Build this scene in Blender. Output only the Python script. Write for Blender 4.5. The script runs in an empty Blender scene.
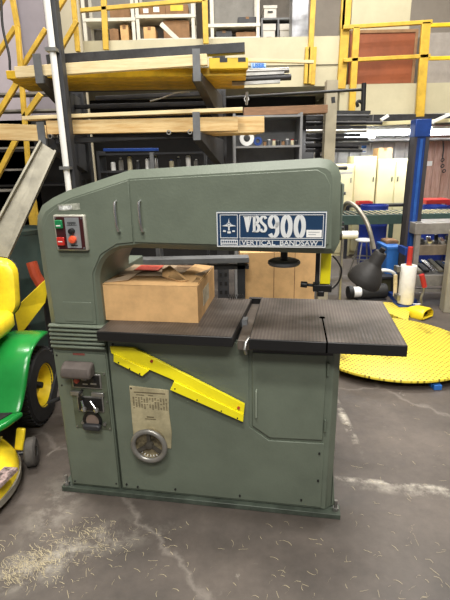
import bpy, bmesh, math, random
from mathutils import Vector, Matrix
random.seed(7)
sc = bpy.context.scene
COL = sc.collection
PI = math.pi

# ------------------------------------------------------------------ camera
F_PX, CX, CY, H = 451.0, 225.0, 300.0, 1.65
X0, YV = 255.0, 1780.0                      # vanishing point of the plumb lines
_n = math.sqrt((X0-CX)**2 + (YV-CY)**2 + F_PX**2)
DN = Vector(((X0-CX)/_n, (YV-CY)/_n, F_PX/_n))
FW = (Vector((0, 0, 1)) - DN*DN.z).normalized()
RT = DN.cross(FW)
def ray(px, py):
    v = Vector((px-CX, py-CY, F_PX))
    return Vector((v.dot(RT), v.dot(FW), -v.dot(DN)))
def G(px, py, z=0.0):
    a = ray(px, py); t = (z-H)/a.z
    return Vector((a.x*t, a.y*t, z))
def P(px, py, Y):
    a = ray(px, py); t = Y/a.y
    return Vector((a.x*t, Y, H+a.z*t))
cam_d = bpy.data.cameras.new('camera'); cam = bpy.data.objects.new('camera', cam_d); COL.objects.link(cam)
xw = Vector((RT.x, FW.x, -DN.x)); yw = Vector((RT.y, FW.y, -DN.y)); zw = Vector((RT.z, FW.z, -DN.z))
m = Matrix((xw, -yw, -zw)).transposed().to_4x4(); m.translation = (0, 0, H)
cam.matrix_world = m
cam_d.sensor_fit = 'VERTICAL'; cam_d.sensor_height = 24.0; cam_d.lens = 24.0*F_PX/600.0
cam_d.clip_start = 0.05; cam_d.clip_end = 100
sc.camera = cam

# ------------------------------------------------------------------ materials
def lin(h):
    h = h.lstrip('#'); o = []
    for i in (0, 2, 4):
        c = int(h[i:i+2], 16)/255
        o.append(c/12.92 if c <= .04045 else ((c+.055)/1.055)**2.4)
    return (*o, 1)
_m = {}
def mat(name, hx, rough=.5, metal=0.0, var=.18, vs=6.0, bump=0.0, bs=60.0, emit=0, stretch=None, second=None, thr=None, trans=0):
    if name in _m: return _m[name]
    M = bpy.data.materials.new(name); M.use_nodes = True; nt = M.node_tree; N = nt.nodes; L = nt.links
    b = N['Principled BSDF']; c = lin(hx)
    b.inputs['Roughness'].default_value = rough; b.inputs['Metallic'].default_value = metal
    tc = N.new('ShaderNodeTexCoord'); mp = N.new('ShaderNodeMapping'); L.new(tc.outputs['Object'], mp.inputs[0])
    if stretch: mp.inputs['Scale'].default_value = stretch
    n = N.new('ShaderNodeTexNoise'); n.inputs['Scale'].default_value = vs; n.inputs['Detail'].default_value = 6
    n.inputs['Roughness'].default_value = .65
    L.new(mp.outputs[0], n.inputs[0])
    r = N.new('ShaderNodeValToRGB'); L.new(n.outputs[0], r.inputs[0])
    s = lin(second) if second else tuple(x*(1-var*1.6) for x in c[:3])+(1,)
    t = thr or (.35, .62)
    r.color_ramp.elements[0].position = t[0]; r.color_ramp.elements[1].position = t[1]
    r.color_ramp.elements[0].color = s; r.color_ramp.elements[1].color = c if second else tuple(min(1, x*(1+var*.35)) for x in c[:3])+(1,)
    L.new(r.outputs[0], b.inputs['Base Color'])
    if bump:
        n2 = N.new('ShaderNodeTexNoise'); n2.inputs['Scale'].default_value = bs; L.new(mp.outputs[0], n2.inputs[0])
        bp = N.new('ShaderNodeBump'); bp.inputs['Strength'].default_value = bump; bp.inputs['Distance'].default_value = .004
        L.new(n2.outputs[0], bp.inputs['Height']); L.new(bp.outputs[0], b.inputs['Normal'])
    if emit:
        b.inputs['Emission Color'].default_value = c; b.inputs['Emission Strength'].default_value = emit
    _m[name] = M; return M
GREEN = mat('machine_green', '687163', .42, 0, .10, 3, .15, 90)
GREEND = mat('machine_green_dark', '616B5E', .5, 0, .12, 5)
GREENL = mat('machine_green_edge', '8B9485', .45, 0, .1, 8)
BLACK = mat('black_paint', '131314', .5, 0, .2)
BLACKR = mat('black_rubber', '242425', .8, 0, .25, 20, .2, 80)
CHROME = mat('chrome', 'D8D8D8', .22, 1, .1)
STEEL = mat('steel', 'A9A8A4', .38, .85, .2, 14)
DSTEEL = mat('dark_steel', '3C3C3E', .5, .4, .25, 10)
GREY = mat('grey_paint', '6C6E70', .5, 0, .2, 8)
DGREY = mat('dark_grey_paint', '303134', .5, 0, .2, 8)
YEL = mat('yellow_paint', 'E0BC24', .45, 0, .1, 8)
YELS = mat('yellow_strip', 'FFF01E', .4, 0, .05, 8)
YELR = mat('rail_yellow', 'CCA638', .5, 0, .15, 9)
YELB = mat('formwork_yellow', 'D9B01E', .55, 0, .2, 9)
JGREEN = mat('tractor_green', '1F8A3C', .25, 0, .1, 5)
JYEL = mat('tractor_yellow', 'F2D42A', .35, 0, .12, 9)
CREAM = mat('cream_panel', 'BDB596', .55, 0, .08, 2)
CREAML = mat('cream_locker', 'DCD2A4', .5, 0, .05, 2)
CARD = mat('cardboard', 'D6AC76', .85, 0, .12, 9, .1, 150)
CARDD = mat('cardboard_dark', '8C6A4A', .85, 0, .15, 9)
CARDI = mat('cardboard_grey', 'A58F74', .85, 0, .15, 12)
WOOD = mat('pale_lumber', 'E2C690', .75, 0, .2, 5, .1, 60, stretch=(1, 12, 12), second='C79E62', thr=(.3, .6))
WOODL = mat('light_lumber', 'EFDDB2', .75, 0, .12, 5, stretch=(1, 12, 12), second='D9C08A', thr=(.3, .6))
WOODB = mat('brown_wood', '8A684C', .75, 0, .2, 6, stretch=(1, 10, 10))
BLUE = mat('blue_paint', '1C3F86', .4, 0, .15, 8)
BLUEB = mat('blue_light', '2E6FC0', .5, 0, .12, 8)
BARREL = mat('barrel_blue', '1A2F7C', .4, 0, .15, 8)
NAVY = mat('nameplate_blue', '1B3858', .35, 0, .05, 8)
WHITE = mat('white_paint', 'ECECE8', .4, 0, .05, 8)
ALU = mat('aluminium', '959080', .45, .35, .18, 9)
RED = mat('red_paint', 'B8322C', .45, 0, .12)
REDL = mat('red_label', 'D2452F', .6, 0, .1)
ORANGE = mat('orange_paint', 'C8502C', .5, 0, .12)
DRUM = mat('drum_green', '2F3E3A', .4, 0, .2)
TEAL = mat('conveyor_green', '3C534D', .5, 0, .15)
LAMPG = mat('lamp_shade_grey', '2B2927', .6, 0, .15, 25, .2)
PLATE = mat('chart_plate', 'B7AD8B', .45, .1, .2, 12)
PANELG = mat('panel_grey', '8D9092', .4, .2, .1)
MAROON = mat('panel_maroon', '3C1416', .4, 0, .1)
BROWNP = mat('brown_panel', '8A4A2A', .5, 0, .15, 3)
WALLP = mat('wall_paint', '9C9388', .7, 0, .08, 2)
PINKW = mat('pink_wood', 'C9A596', .8, 0, .2, 4, stretch=(14, 14, 1), second='B08472')
SHADEB = mat('backdrop_shade', '191715', .9, 0, .3, 3)  # near-black colour stands in for the shade inside the store
GLOW = mat('fluorescent_tube', 'F2F6FF', .5, 0, 0, emit=9)
SCREW = mat('dark_screw', '2A2A28', .5, .3)

def tabletop_mat():
    M = bpy.data.materials.new('table_iron'); M.use_nodes = True; N = M.node_tree.nodes; L = M.node_tree.links
    b = N['Principled BSDF']; b.inputs['Roughness'].default_value = .42; b.inputs['Metallic'].default_value = .35
    tc = N.new('ShaderNodeTexCoord')
    w1 = N.new('ShaderNodeTexWave'); w1.bands_direction = 'X'; w1.inputs['Scale'].default_value = 22; L.new(tc.outputs['Object'], w1.inputs[0])
    w2 = N.new('ShaderNodeTexWave'); w2.bands_direction = 'Y'; w2.inputs['Scale'].default_value = 22; L.new(tc.outputs['Object'], w2.inputs[0])
    mx = N.new('ShaderNodeMath'); mx.operation = 'MULTIPLY'; L.new(w1.outputs[1], mx.inputs[0]); L.new(w2.outputs[1], mx.inputs[1])
    n = N.new('ShaderNodeTexNoise'); n.inputs['Scale'].default_value = 5; n.inputs['Detail'].default_value = 5; L.new(tc.outputs['Object'], n.inputs[0])
    r = N.new('ShaderNodeValToRGB'); L.new(n.outputs[0], r.inputs[0])
    r.color_ramp.elements[0].position = .35; r.color_ramp.elements[0].color = lin('4A4541')
    r.color_ramp.elements[1].position = .65; r.color_ramp.elements[1].color = lin('716964')
    mc = N.new('ShaderNodeMixRGB'); mc.blend_type = 'MULTIPLY'; mc.inputs[0].default_value = .35
    L.new(r.outputs[0], mc.inputs[1]); L.new(w1.outputs[0], mc.inputs[2]); L.new(mc.outputs[0], b.inputs['Base Color'])
    bp = N.new('ShaderNodeBump'); bp.inputs['Strength'].default_value = .35; bp.inputs['Distance'].default_value = .002
    L.new(mx.outputs[0], bp.inputs['Height']); L.new(bp.outputs[0], b.inputs['Normal'])
    return M
TABLE = tabletop_mat()
def diamond_mat():
    M = bpy.data.materials.new('diamond_plate'); M.use_nodes = True; N = M.node_tree.nodes; L = M.node_tree.links
    b = N['Principled BSDF']; b.inputs['Roughness'].default_value = .5
    tc = N.new('ShaderNodeTexCoord'); mp = N.new('ShaderNodeMapping'); mp.inputs['Rotation'].default_value = (0, 0, .785); L.new(tc.outputs['Object'], mp.inputs[0])
    v = N.new('ShaderNodeTexVoronoi'); v.voronoi_dimensions = '2D'; v.inputs['Scale'].default_value = 30; v.inputs['Randomness'].default_value = .05; L.new(mp.outputs[0], v.inputs[0])
    r = N.new('ShaderNodeValToRGB'); L.new(v.outputs[0], r.inputs[0])
    r.color_ramp.elements[0].position = .14; r.color_ramp.elements[0].color = lin('5E5018')
    r.color_ramp.elements[1].position = .36; r.color_ramp.elements[1].color = lin('DCC640')
    n = N.new('ShaderNodeTexNoise'); n.inputs['Scale'].default_value = 6; n.inputs['Detail'].default_value = 8; L.new(tc.outputs['Object'], n.inputs[0])
    r2 = N.new('ShaderNodeValToRGB'); L.new(n.outputs[0], r2.inputs[0])
    r2.color_ramp.elements[0].position = .28; r2.color_ramp.elements[0].color = (.35, .33, .3, 1)
    r2.color_ramp.elements[1].position = .42; r2.color_ramp.elements[1].color = (1, 1, 1, 1)
    mc = N.new('ShaderNodeMixRGB'); mc.blend_type = 'MULTIPLY'; mc.inputs[0].default_value = .8
    L.new(r.outputs[0], mc.inputs[1]); L.new(r2.outputs[0], mc.inputs[2]); L.new(mc.outputs[0], b.inputs['Base Color'])
    bp = N.new('ShaderNodeBump'); bp.inputs['Strength'].default_value = .5; bp.inputs['Distance'].default_value = .003; bp.invert = True
    L.new(v.outputs[0], bp.inputs['Height']); L.new(bp.outputs[0], b.inputs['Normal'])
    return M
DIAMOND = diamond_mat()
def floor_mat():
    M = bpy.data.materials.new('shop_floor'); M.use_nodes = True; N = M.node_tree.nodes; L = M.node_tree.links
    b = N['Principled BSDF']; b.inputs['Roughness'].default_value = .52
    tc = N.new('ShaderNodeTexCoord')
    def noise(s, d=8, ro=.6, dist=0):
        n = N.new('ShaderNodeTexNoise'); n.inputs['Scale'].default_value = s; n.inputs['Detail'].default_value = d
        n.inputs['Roughness'].default_value = ro; n.inputs['Distortion'].default_value = dist; L.new(tc.outputs['Object'], n.inputs[0]); return n
    def ramp(src, p0, c0, p1, c1):
        r = N.new('ShaderNodeValToRGB'); L.new(src, r.inputs[0]); e = r.color_ramp.elements
        e[0].position = p0; e[0].color = c0; e[1].position = p1; e[1].color = c1; return r
    def mix(a, c, fac, mode='MIX'):
        x = N.new('ShaderNodeMixRGB'); x.blend_type = mode
        if isinstance(fac, (int, float)): x.inputs[0].default_value = fac
        else: L.new(fac, x.inputs[0])
        L.new(a, x.inputs[1])
        if isinstance(c, tuple): x.inputs[2].default_value = c
        else: L.new(c, x.inputs[2])
        return x.outputs[0]
    base = ramp(noise(1.3, 9, .62).outputs[0], .32, lin('3E3935'), .68, lin('675E57')).outputs[0]
    fine = ramp(noise(22, 8, .7).outputs[0], .3, (.72, .72, .72, 1), .7, (1.0, 1.0, 1.0, 1)).outputs[0]
    c = mix(base, fine, .8, 'MULTIPLY')
    w = ramp(noise(5.5, 12, .75, .6).outputs[0], .63, (0, 0, 0, 1), .70, (1, 1, 1, 1)).outputs[0]
    w2 = ramp(noise(1.1, 3, .5).outputs[0], .50, (0, 0, 0, 1), .62, (1, 1, 1, 1)).outputs[0]
    wm = N.new('ShaderNodeMath'); wm.operation = 'MULTIPLY'; L.new(w, wm.inputs[0]); L.new(w2, wm.inputs[1])
    wq = N.new('ShaderNodeMath'); wq.operation = 'MULTIPLY'; wq.inputs[1].default_value = .6; L.new(wm.outputs[0], wq.inputs[0])
    c = mix(c, lin('B5AFA4'), wq.outputs[0])
    v = N.new('ShaderNodeTexVoronoi'); v.feature = 'DISTANCE_TO_EDGE'; v.inputs['Scale'].default_value = .55
    dn = N.new('ShaderNodeVectorMath'); dn.operation = 'ADD'
    nz = noise(3, 6); sc_ = N.new('ShaderNodeVectorMath'); sc_.operation = 'SCALE'; sc_.inputs['Scale'].default_value = .35
    L.new(nz.outputs[1], sc_.inputs[0]); L.new(tc.outputs['Object'], dn.inputs[0]); L.new(sc_.outputs[0], dn.inputs[1]); L.new(dn.outputs[0], v.inputs[0])
    cr = ramp(v.outputs[0], .0, (1, 1, 1, 1), .012, (0, 0, 0, 1)).outputs[0]
    cq = N.new('ShaderNodeMath'); cq.operation = 'MULTIPLY'; cq.inputs[1].default_value = .35; L.new(cr, cq.inputs[0])
    c = mix(c, lin('8F8880'), cq.outputs[0])
    L.new(c, b.inputs['Base Color'])
    bp = N.new('ShaderNodeBump'); bp.inputs['Strength'].default_value = .25; bp.inputs['Distance'].default_value = .003
    L.new(noise(40, 6).outputs[0], bp.inputs['Height']); L.new(bp.outputs[0], b.inputs['Normal'])
    return M

# ------------------------------------------------------------------ mesh helpers
def wm(o):
    M = Matrix.Identity(4)
    while o is not None:
        M = (Matrix.Translation(o.location) @ o.rotation_euler.to_matrix().to_4x4()) @ M; o = o.parent
    return M
def tag(o, label=None, cat=None, group=None, kind=None):
    if label: o['label'] = label
    if cat: o['category'] = cat
    if group: o['group'] = group
    if kind: o['kind'] = kind
    return o
def thing(name, label, cat, loc=(0, 0, 0), rz=0, group=None):
    o = bpy.data.objects.new(name, None); COL.objects.link(o); o.empty_display_size = .1
    o.location = loc; o.rotation_euler = (0, 0, rz)
    return tag(o, label, cat, group)
class MB:
    def __init__(s): s.v = []; s.f = []
    def add(s, vs, fs):
        k = len(s.v); s.v += [Vector(a) for a in vs]; s.f += [[i+k for i in f] for f in fs]; return s
    def box(s, x0, x1, y0, y1, z0, z1):
        return s.add([(x0,y0,z0),(x1,y0,z0),(x1,y1,z0),(x0,y1,z0),(x0,y0,z1),(x1,y0,z1),(x1,y1,z1),(x0,y1,z1)],
                     [[0,3,2,1],[4,5,6,7],[0,1,5,4],[1,2,6,5],[2,3,7,6],[3,0,4,7]])
    def bar(s, p, q, w, h, up=(0, 0, 1)):
        p = Vector(p); q = Vector(q); d = (q-p).normalized(); u = Vector(up)
        if abs(d.dot(u)) > .98: u = Vector((0, 1, 0))
        a = d.cross(u).normalized()*w/2; b = a.cross(d).normalized()*h/2
        vs = [p-a-b, p+a-b, p+a+b, p-a+b, q-a-b, q+a-b, q+a+b, q-a+b]
        return s.add(vs, [[0,1,2,3],[4,7,6,5],[0,4,5,1],[1,5,6,2],[2,6,7,3],[3,7,4,0]])
    def cyl(s, p, q, r0, r1=None, n=16, cap=True):
        r1 = r0 if r1 is None else r1; p = Vector(p); q = Vector(q); d = (q-p).normalized()
        u = Vector((0, 0, 1)) if abs(d.z) < .9 else Vector((1, 0, 0))
        a = d.cross(u).normalized(); b = d.cross(a)
        vs = [p+(a*math.cos(t)+b*math.sin(t))*r0 for t in [2*PI*i/n for i in range(n)]]
        vs += [q+(a*math.cos(t)+b*math.sin(t))*r1 for t in [2*PI*i/n for i in range(n)]]
        fs = [[i, (i+1) % n, n+(i+1) % n, n+i] for i in range(n)]
        if cap: fs += [list(range(n))[::-1], list(range(n, 2*n))]
        return s.add(vs, fs)
    def tube(s, pts, r, n=10):
        pts = [Vector(p) for p in pts]; k = len(pts); vs = []; ref = None
        for i, p in enumerate(pts):
            d = (pts[min(i+1, k-1)]-pts[max(i-1, 0)]).normalized()
            if ref is None:
                u = Vector((0, 0, 1)) if abs(d.z) < .9 else Vector((1, 0, 0)); ref = d.cross(u).normalized()
            a = (ref - d*ref.dot(d)).normalized(); ref = a; b = d.cross(a)
            vs += [p+(a*math.cos(t)+b*math.sin(t))*r for t in [2*PI*j/n for j in range(n)]]
        fs = [[i*n+j, i*n+(j+1) % n, (i+1)*n+(j+1) % n, (i+1)*n+j] for i in range(k-1) for j in range(n)]
        fs += [list(range(n))[::-1], list(range((k-1)*n, k*n))]
        return s.add(vs, fs)
    def lathe(s, prof, o=(0, 0, 0), axis=(0, 0, 1), n=32, closed=False):
        o = Vector(o); d = Vector(axis).normalized(); u = Vector((0, 0, 1)) if abs(d.z) < .9 else Vector((1, 0, 0))
        a = d.cross(u).normalized(); b = d.cross(a); vs = []
        for r, h in prof:
            r = max(r, 1e-5)
            vs += [o+d*h+(a*math.cos(t)+b*math.sin(t))*r for t in [2*PI*j/n for j in range(n)]]
        k = len(prof)
        fs = [[i*n+j, i*n+(j+1) % n, ((i+1) % k)*n+(j+1) % n, ((i+1) % k)*n+j] for i in range(k if closed else k-1) for j in range(n)]
        return s.add(vs, fs)
    def prism(s, poly, a0, a1, ax='v'):
        def mk(p, a): return (p[0], a, p[1]) if ax == 'v' else ((a, p[0], p[1]) if ax == 'x' else (p[0], p[1], a))
        n = len(poly); vs = [mk(p, a0) for p in poly]+[mk(p, a1) for p in poly]
        return s.add(vs, [list(range(n)), list(range(n, 2*n))[::-1]]+[[i, n+i, n+(i+1) % n, (i+1) % n] for i in range(n)])
    def loft(s, rings, cap=True):
        n = len(rings[0]); vs = [p for r in rings for p in r]; k = len(rings)
        fs = [[i*n+j, i*n+(j+1) % n, (i+1)*n+(j+1) % n, (i+1)*n+j] for i in range(k-1) for j in range(n)]
        if cap: fs += [list(range(n))[::-1], list(range((k-1)*n, k*n))]
        return s.add(vs, fs)
    def build(s, name, mt, parent=None, world=False, bev=0, seg=2, ang=35, smooth=True, solid=0, sub=0):
        vs = s.v
        me = bpy.data.meshes.new(name)
        if parent is None:
            lo = Vector([min(v[i] for v in vs) for i in range(3)]); hi = Vector([max(v[i] for v in vs) for i in range(3)])
            base = Vector(((lo.x+hi.x)/2, (lo.y+hi.y)/2, lo.z)); vs = [v-base for v in vs]
        elif world:
            I = wm(parent).inverted(); vs = [I @ v for v in vs]
        me.from_pydata([tuple(v) for v in vs], [], s.f)
        bm = bmesh.new(); bm.from_mesh(me); bmesh.ops.recalc_face_normals(bm, faces=bm.faces); bm.to_mesh(me); bm.free()
        o = bpy.data.objects.new(name, me); COL.objects.link(o)
        if parent is None: o.location = base
        else: o.parent = parent
        me.materials.append(mt)
        if smooth:
            me.polygons.foreach_set('use_smooth', [True]*len(me.polygons)); me.set_sharp_from_angle(angle=math.radians(ang))
        if solid:
            q = o.modifiers.new('solid', 'SOLIDIFY'); q.thickness = solid
        if sub:
            q = o.modifiers.new('sub', 'SUBSURF'); q.levels = sub; q.render_levels = sub
        if bev:
            q = o.modifiers.new('bevel', 'BEVEL'); q.width = bev; q.segments = seg; q.limit_method = 'ANGLE'; q.angle_limit = math.radians(40)
        return o
def copy_tree(o, parent=None, loc=None, rz=None, label=None):
    c = o.copy(); COL.objects.link(c)
    c.parent = parent
    for ch in list(o.children): copy_tree(ch, c)
    if loc is not None: c.location = loc
    if rz is not None: c.rotation_euler = (0, 0, rz)
    if label: c['label'] = label
    return c
def text(body, size, loc, mt, parent, name='lettering', sx=1, bold=0, ext=.0008, rot=(PI/2, 0, 0), align='LEFT'):
    cu = bpy.data.curves.new(name, 'FONT'); cu.body = body; cu.size = size; cu.extrude = ext; cu.offset = bold; cu.align_x = align
    cu.materials.append(mt)
    t = bpy.data.objects.new('tmp', cu); COL.objects.link(t)
    dg = bpy.context.evaluated_depsgraph_get(); dg.update()
    me = bpy.data.meshes.new_from_object(t.evaluated_get(dg)); bpy.data.objects.remove(t); bpy.data.curves.remove(cu)
    R = Matrix.Translation(loc) @ (Matrix.Rotation(rot[2], 4, 'Z') @ Matrix.Rotation(rot[0], 4, 'X')) @ Matrix.Diagonal((sx, 1, 1, 1))
    me.transform(R)
    if not me.materials: me.materials.append(mt)
    me.name = name
    o = bpy.data.objects.new(name, me); COL.objects.link(o); o.parent = parent
    return o
def arc(cx, cz, r, a0, a1, n):
    return [(cx+r*math.cos(math.radians(a0+(a1-a0)*i/n)), cz+r*math.sin(math.radians(a0+(a1-a0)*i/n))) for i in range(n+1)]
def inset(poly, ds):
    n = len(poly); A = sum(poly[i][0]*poly[(i+1) % n][1]-poly[(i+1) % n][0]*poly[i][1] for i in range(n))
    sg = 1 if A > 0 else -1; out = []
    for i in range(n):
        p0 = Vector(poly[i-1]); p1 = Vector(poly[i]); p2 = Vector(poly[(i+1) % n])
        d1 = (p1-p0).normalized(); d2 = (p2-p1).normalized()
        n1 = Vector((-d1.y, d1.x))*sg; n2 = Vector((-d2.y, d2.x))*sg
        a, b = ds[i-1], ds[i]
        det = n1.x*n2.y-n1.y*n2.x
        if abs(det) < 1e-3: q = p1+n1*(a+b)/2
        else: q = p1+Vector(((a*n2.y-b*n1.y)/det, (b*n1.x-a*n2.x)/det))
        out.append((q.x, q.y))
    return out

# ------------------------------------------------------------------ BANDSAW
A0 = G(62, 491); B0 = G(340, 520); YAW = math.atan2(B0.y-A0.y, B0.x-A0.x)
saw = thing('vertical_bandsaw', 'large grey-green vertical bandsaw with blue nameplate in the middle of the floor', 'bandsaw', (A0.x, A0.y, 0), YAW)
BI = wm(saw).inverted()
def L_(px, py, v):       # point of the picture on the plane at depth v of the machine
    o = BI @ Vector((0, 0, H)); d = BI.to_3x3() @ ray(px, py); t = (v-o.y)/d.y; q = o+d*t
    return (q.x, q.z)
# upper C frame
throat = [(.473, 1.302)]+arc(.473, 1.147, .155, 90, 180, 7)[1:]+[(.318, .935)]
outer = [(.048, .935), (.044, 1.20), (.044, 1.385), (.054, 1.440), (.084, 1.486), (.140, 1.518), (.215, 1.548), (.50, 1.628),
         (1.275, 1.660), (1.315, 1.652), (1.345, 1.628), (1.358, 1.59), (1.366, 1.333), (1.345, 1.286)]
poly = outer+[(1.277, 1.286)]+throat
ds = []
for i in range(len(poly)):
    ds.append(.034 if i < 12 else (.022 if i == 12 else (.024 if i <= 14 else .015)))
ds[-1] = 0
inn = inset(poly, ds)
b = MB(); n = len(poly)
b.add([(p[0], .40, p[1]) for p in poly]+[(p[0], .042, p[1]) for p in poly]+[(p[0], .02, p[1]) for p in inn],
      [list(range(n))[::-1], list(range(2*n, 3*n))]+[[k*n+i, k*n+(i+1) % n, (k+1)*n+(i+1) % n, (k+1)*n+i] for k in (0, 1) for i in range(n)])
b.build('frame', GREEN, saw, ang=28)
# thin door skins of the wheel covers on the front face
def skin(name, pts, v0=.014, v1=.021, mt=GREEN, bev=.002, par=saw):
    return MB().prism(pts, v0, v1).build(name, mt, par, bev=bev)
dr = skin('upper_wheel_door', [(.506, 1.330), (1.285, 1.314), (1.322, 1.330), (1.318, 1.56), (1.295, 1.600), (1.265, 1.617), (.506, 1.588)])
dl = skin('column_door', [(.084, .945), (.084, 1.385), (.118, 1.447), (.16, 1.478), (.236, 1.513), (.500, 1.588), (.500, 1.330), (.425, 1.322), (.345, 1.275), (.298, 1.19), (.292, 1.06), (.292, .945)])
def pull(u, par):
    z0, z1 = 1.375, 1.505
    MB().tube([(u, .014, z1), (u, -.004, z1-.006), (u+.001, -.010, z1-.03), (u+.004, -.010, z0+.03), (u+.006, -.004, z0+.006), (u+.006, .014, z0)], .0055).build('handle', CHROME, par)
pull(.439, dl); pull(.545, dr)
MB().box(1.366, 1.376, .08, .36, 1.36, 1.56).build('end_cover', GREEND, saw, bev=.003)
k = MB()
for z in (1.38, 1.40, 1.52): k.cyl((1.376, .12, z), (1.386, .12, z), .006)
k.build('hinge', DSTEEL, saw)
# outlined inspection plate on the column
MB().box(.138, .278, .0115, .016, .958, 1.052).build('inspection_plate', GREEN, saw, bev=.0015)
MB().prism([(.160, 1.463), (.262, 1.470), (.262, 1.497), (.160, 1.490)], .0125, .0145).build('maker_tag', mat('tag_grey', 'A7AA9C', .5, 0, .4, 30), saw)
MB().prism([(.166, 1.468), (.225, 1.471), (.225, 1.487), (.166, 1.484)], .0115, .013).build('tag_print', mat('tag_white', 'DADCD8', .5, 0, .5, 60), saw)
# louvred band
lb = MB().box(.058, .328, .012, .42, .812, .938).build('louvre_band', GREEND, saw, bev=.003)
for i in range(6):
    z = .826+i*.0205
    MB().prism([(.012, z-.001), (-.006, z+.003), (-.006, z+.011), (.012, z+.016)], .057, .330, 'x').build('louvre_rib', GREEN, saw, bev=.002)
# lower column
lc = MB().box(.048, .322, .022, .45, .03, .812).build('lower_column', GREEN, saw, bev=.006)
MB().box(.060, .318, .014, .024, .045, .795).build('column_access_door', GREEN, saw, bev=.003)
MB().prism([(.155, .787), (.215, .787), (.215, .797), (.155, .797)], .012, .015).build('faded_red_label', mat('faded_red', '8A4A40', .7, 0, .3, 40), saw)
# lower cabinet
lowpoly = [(.328, .03), (1.352, .03), (1.352, .905), (.328, .905)]
MB().prism([(.329, .026), (1.368, .026), (1.397, .055), (1.397, .50), (.329, .50)], .03, .895, 'z').build('cabinet', GREEN, saw, bev=.004)
MB().prism([(.336, .045), (1.345, .045), (1.345, .402), (1.09, .396), (.996, .462), (.996, .885), (.336, .885)], .018, .027).build('front_cover', GREEN, saw, bev=.003)
dd = MB().prism([(1.012, .47), (1.095, .412), (1.337, .420), (1.337, .845), (1.012, .842)], .016, .027).build('blade_door', GREEN, saw, bev=.004)
MB().tube([(1.032, .016, .66), (1.032, .002, .655), (1.032, .0, .63), (1.032, .0, .55), (1.032, .002, .525), (1.032, .016, .52)], .004).build('handle', GREENL, dd)
for z in (.50, .78):
    MB().cyl((1.345, .014, z-.03), (1.345, .014, z+.03), .006).build('door_hinge', GREEND, saw)
MB().prism([(1.397, .04), (1.412, .04), (1.397, .22)], .05, .07).build('gusset', GREEN, saw)
MB().box(.329, 1.36, .03, .48, .88, .905).build('table_support', BLACK, saw)
# base plinth
MB().prism([(0, 0), (1.437, 0), (1.437, .07), (1.40, .09), (1.40, .56), (0, .56)], 0, .028, 'z').build('base_plate', mat('base_green', '4C554B', .5, .1, .3, 12), saw, bev=.003)
for u, v in ((.022, .02), (1.415, .03), (.022, .53), (1.36, .54)):
    bo = MB().cyl((u, v, .028), (u, v, .085), .008, n=10).build('anchor_bolt', STEEL, saw)
    MB().cyl((u, v, .028), (u, v, .046), .016, n=6).build('nut', STEEL, bo)
for (u, z) in ((.075, .62), (.305, .07), (.075, .06), (.36, .07), (.42, .062), (.62, .07), (.95, .07), (1.25, .08), (1.325, .20), (1.325, .35), (.36, .85), (1.325, .86), (.07, .78)):
    MB().cyl((u, .012, z), (u, .02, z), .005, n=8).build('screw', SCREW, saw)
# table
tz = .95
def TT(px, py):
    q = BI @ G(px, py, tz); return (q.x, q.y)
lt = [TT(100.5, 332.5), TT(237, 336), TT(250.5, 297.5)]
uL0, uL1 = .335, .963
vf = -.095
tl = MB().prism([(uL0, vf+.01), (uL1-.022, vf+.01), (uL1, .475), (uL0, .475)], tz-.045, tz, 'z')
tl.build('left_table', BLACK, saw, bev=.003)
MB().prism([(uL0+.004, vf+.014), (uL1-.026, vf+.014), (uL1-.004, .471), (uL0+.004, .471)], tz-.0005, tz+.0015, 'z').build('left_table_surface', TABLE, saw)
uR0, uR1 = 1.010, 1.637
tr = MB().prism([(uR0, vf), (uR1, vf), (uR1, .505), (uR0, .505)], tz-.048, tz, 'z').build('right_table', BLACK, saw, bev=.003)
MB().prism([(uR0+.004, vf+.004), (uR1-.004, vf+.004), (uR1-.004, .501), (uR0+.004, .501)], tz-.0005, tz+.0015, 'z').build('right_table_surface', TABLE, saw)
SLOTM = mat('slot_black', '060606', .95, 0, 0)
SLOTM.node_tree.nodes['Principled BSDF'].inputs['Specular IOR Level'].default_value = 0
MB().prism([(1.3235, vf-.002), (1.3305, vf-.002), (1.3235, .20), (1.3170, .20)], tz-.046, tz+.0024, 'z').build('blade_slot', SLOTM, saw)
MB().lathe([(0, .0016), (.012, .0016), (.014, 0)], (1.32, .205, tz+.0018)).build('blade_insert', SLOTM, saw)
MB().box(.955, 1.02, -.04, .49, tz-.075, tz-.03).build('table_slideway', mat('slideway', '6A6159', .45, .4, .2, 12), saw, bev=.003)
MB().box(.945, 1.02, .49, .52, tz-.07, tz-.002).build('slideway_end', DSTEEL, saw)
MB().box(.948, .975, .15, .20, tz-.04, tz-.005).build('stop_block', GREY, saw)
MB().tube([(1.006, -.02, .93), (.992, -.05, .915), (.988, -.06, .89), (.992, -.04, .86)], .007).build('lock_lever', STEEL, saw)
MB().box(1.02, 1.36, -.02, .45, .86, .903).build('table_trunnion', DSTEEL, saw)
MB().box(.40, .93, -.02, .45, .88, .905).build('left_table_support', BLACK, saw)
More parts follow.
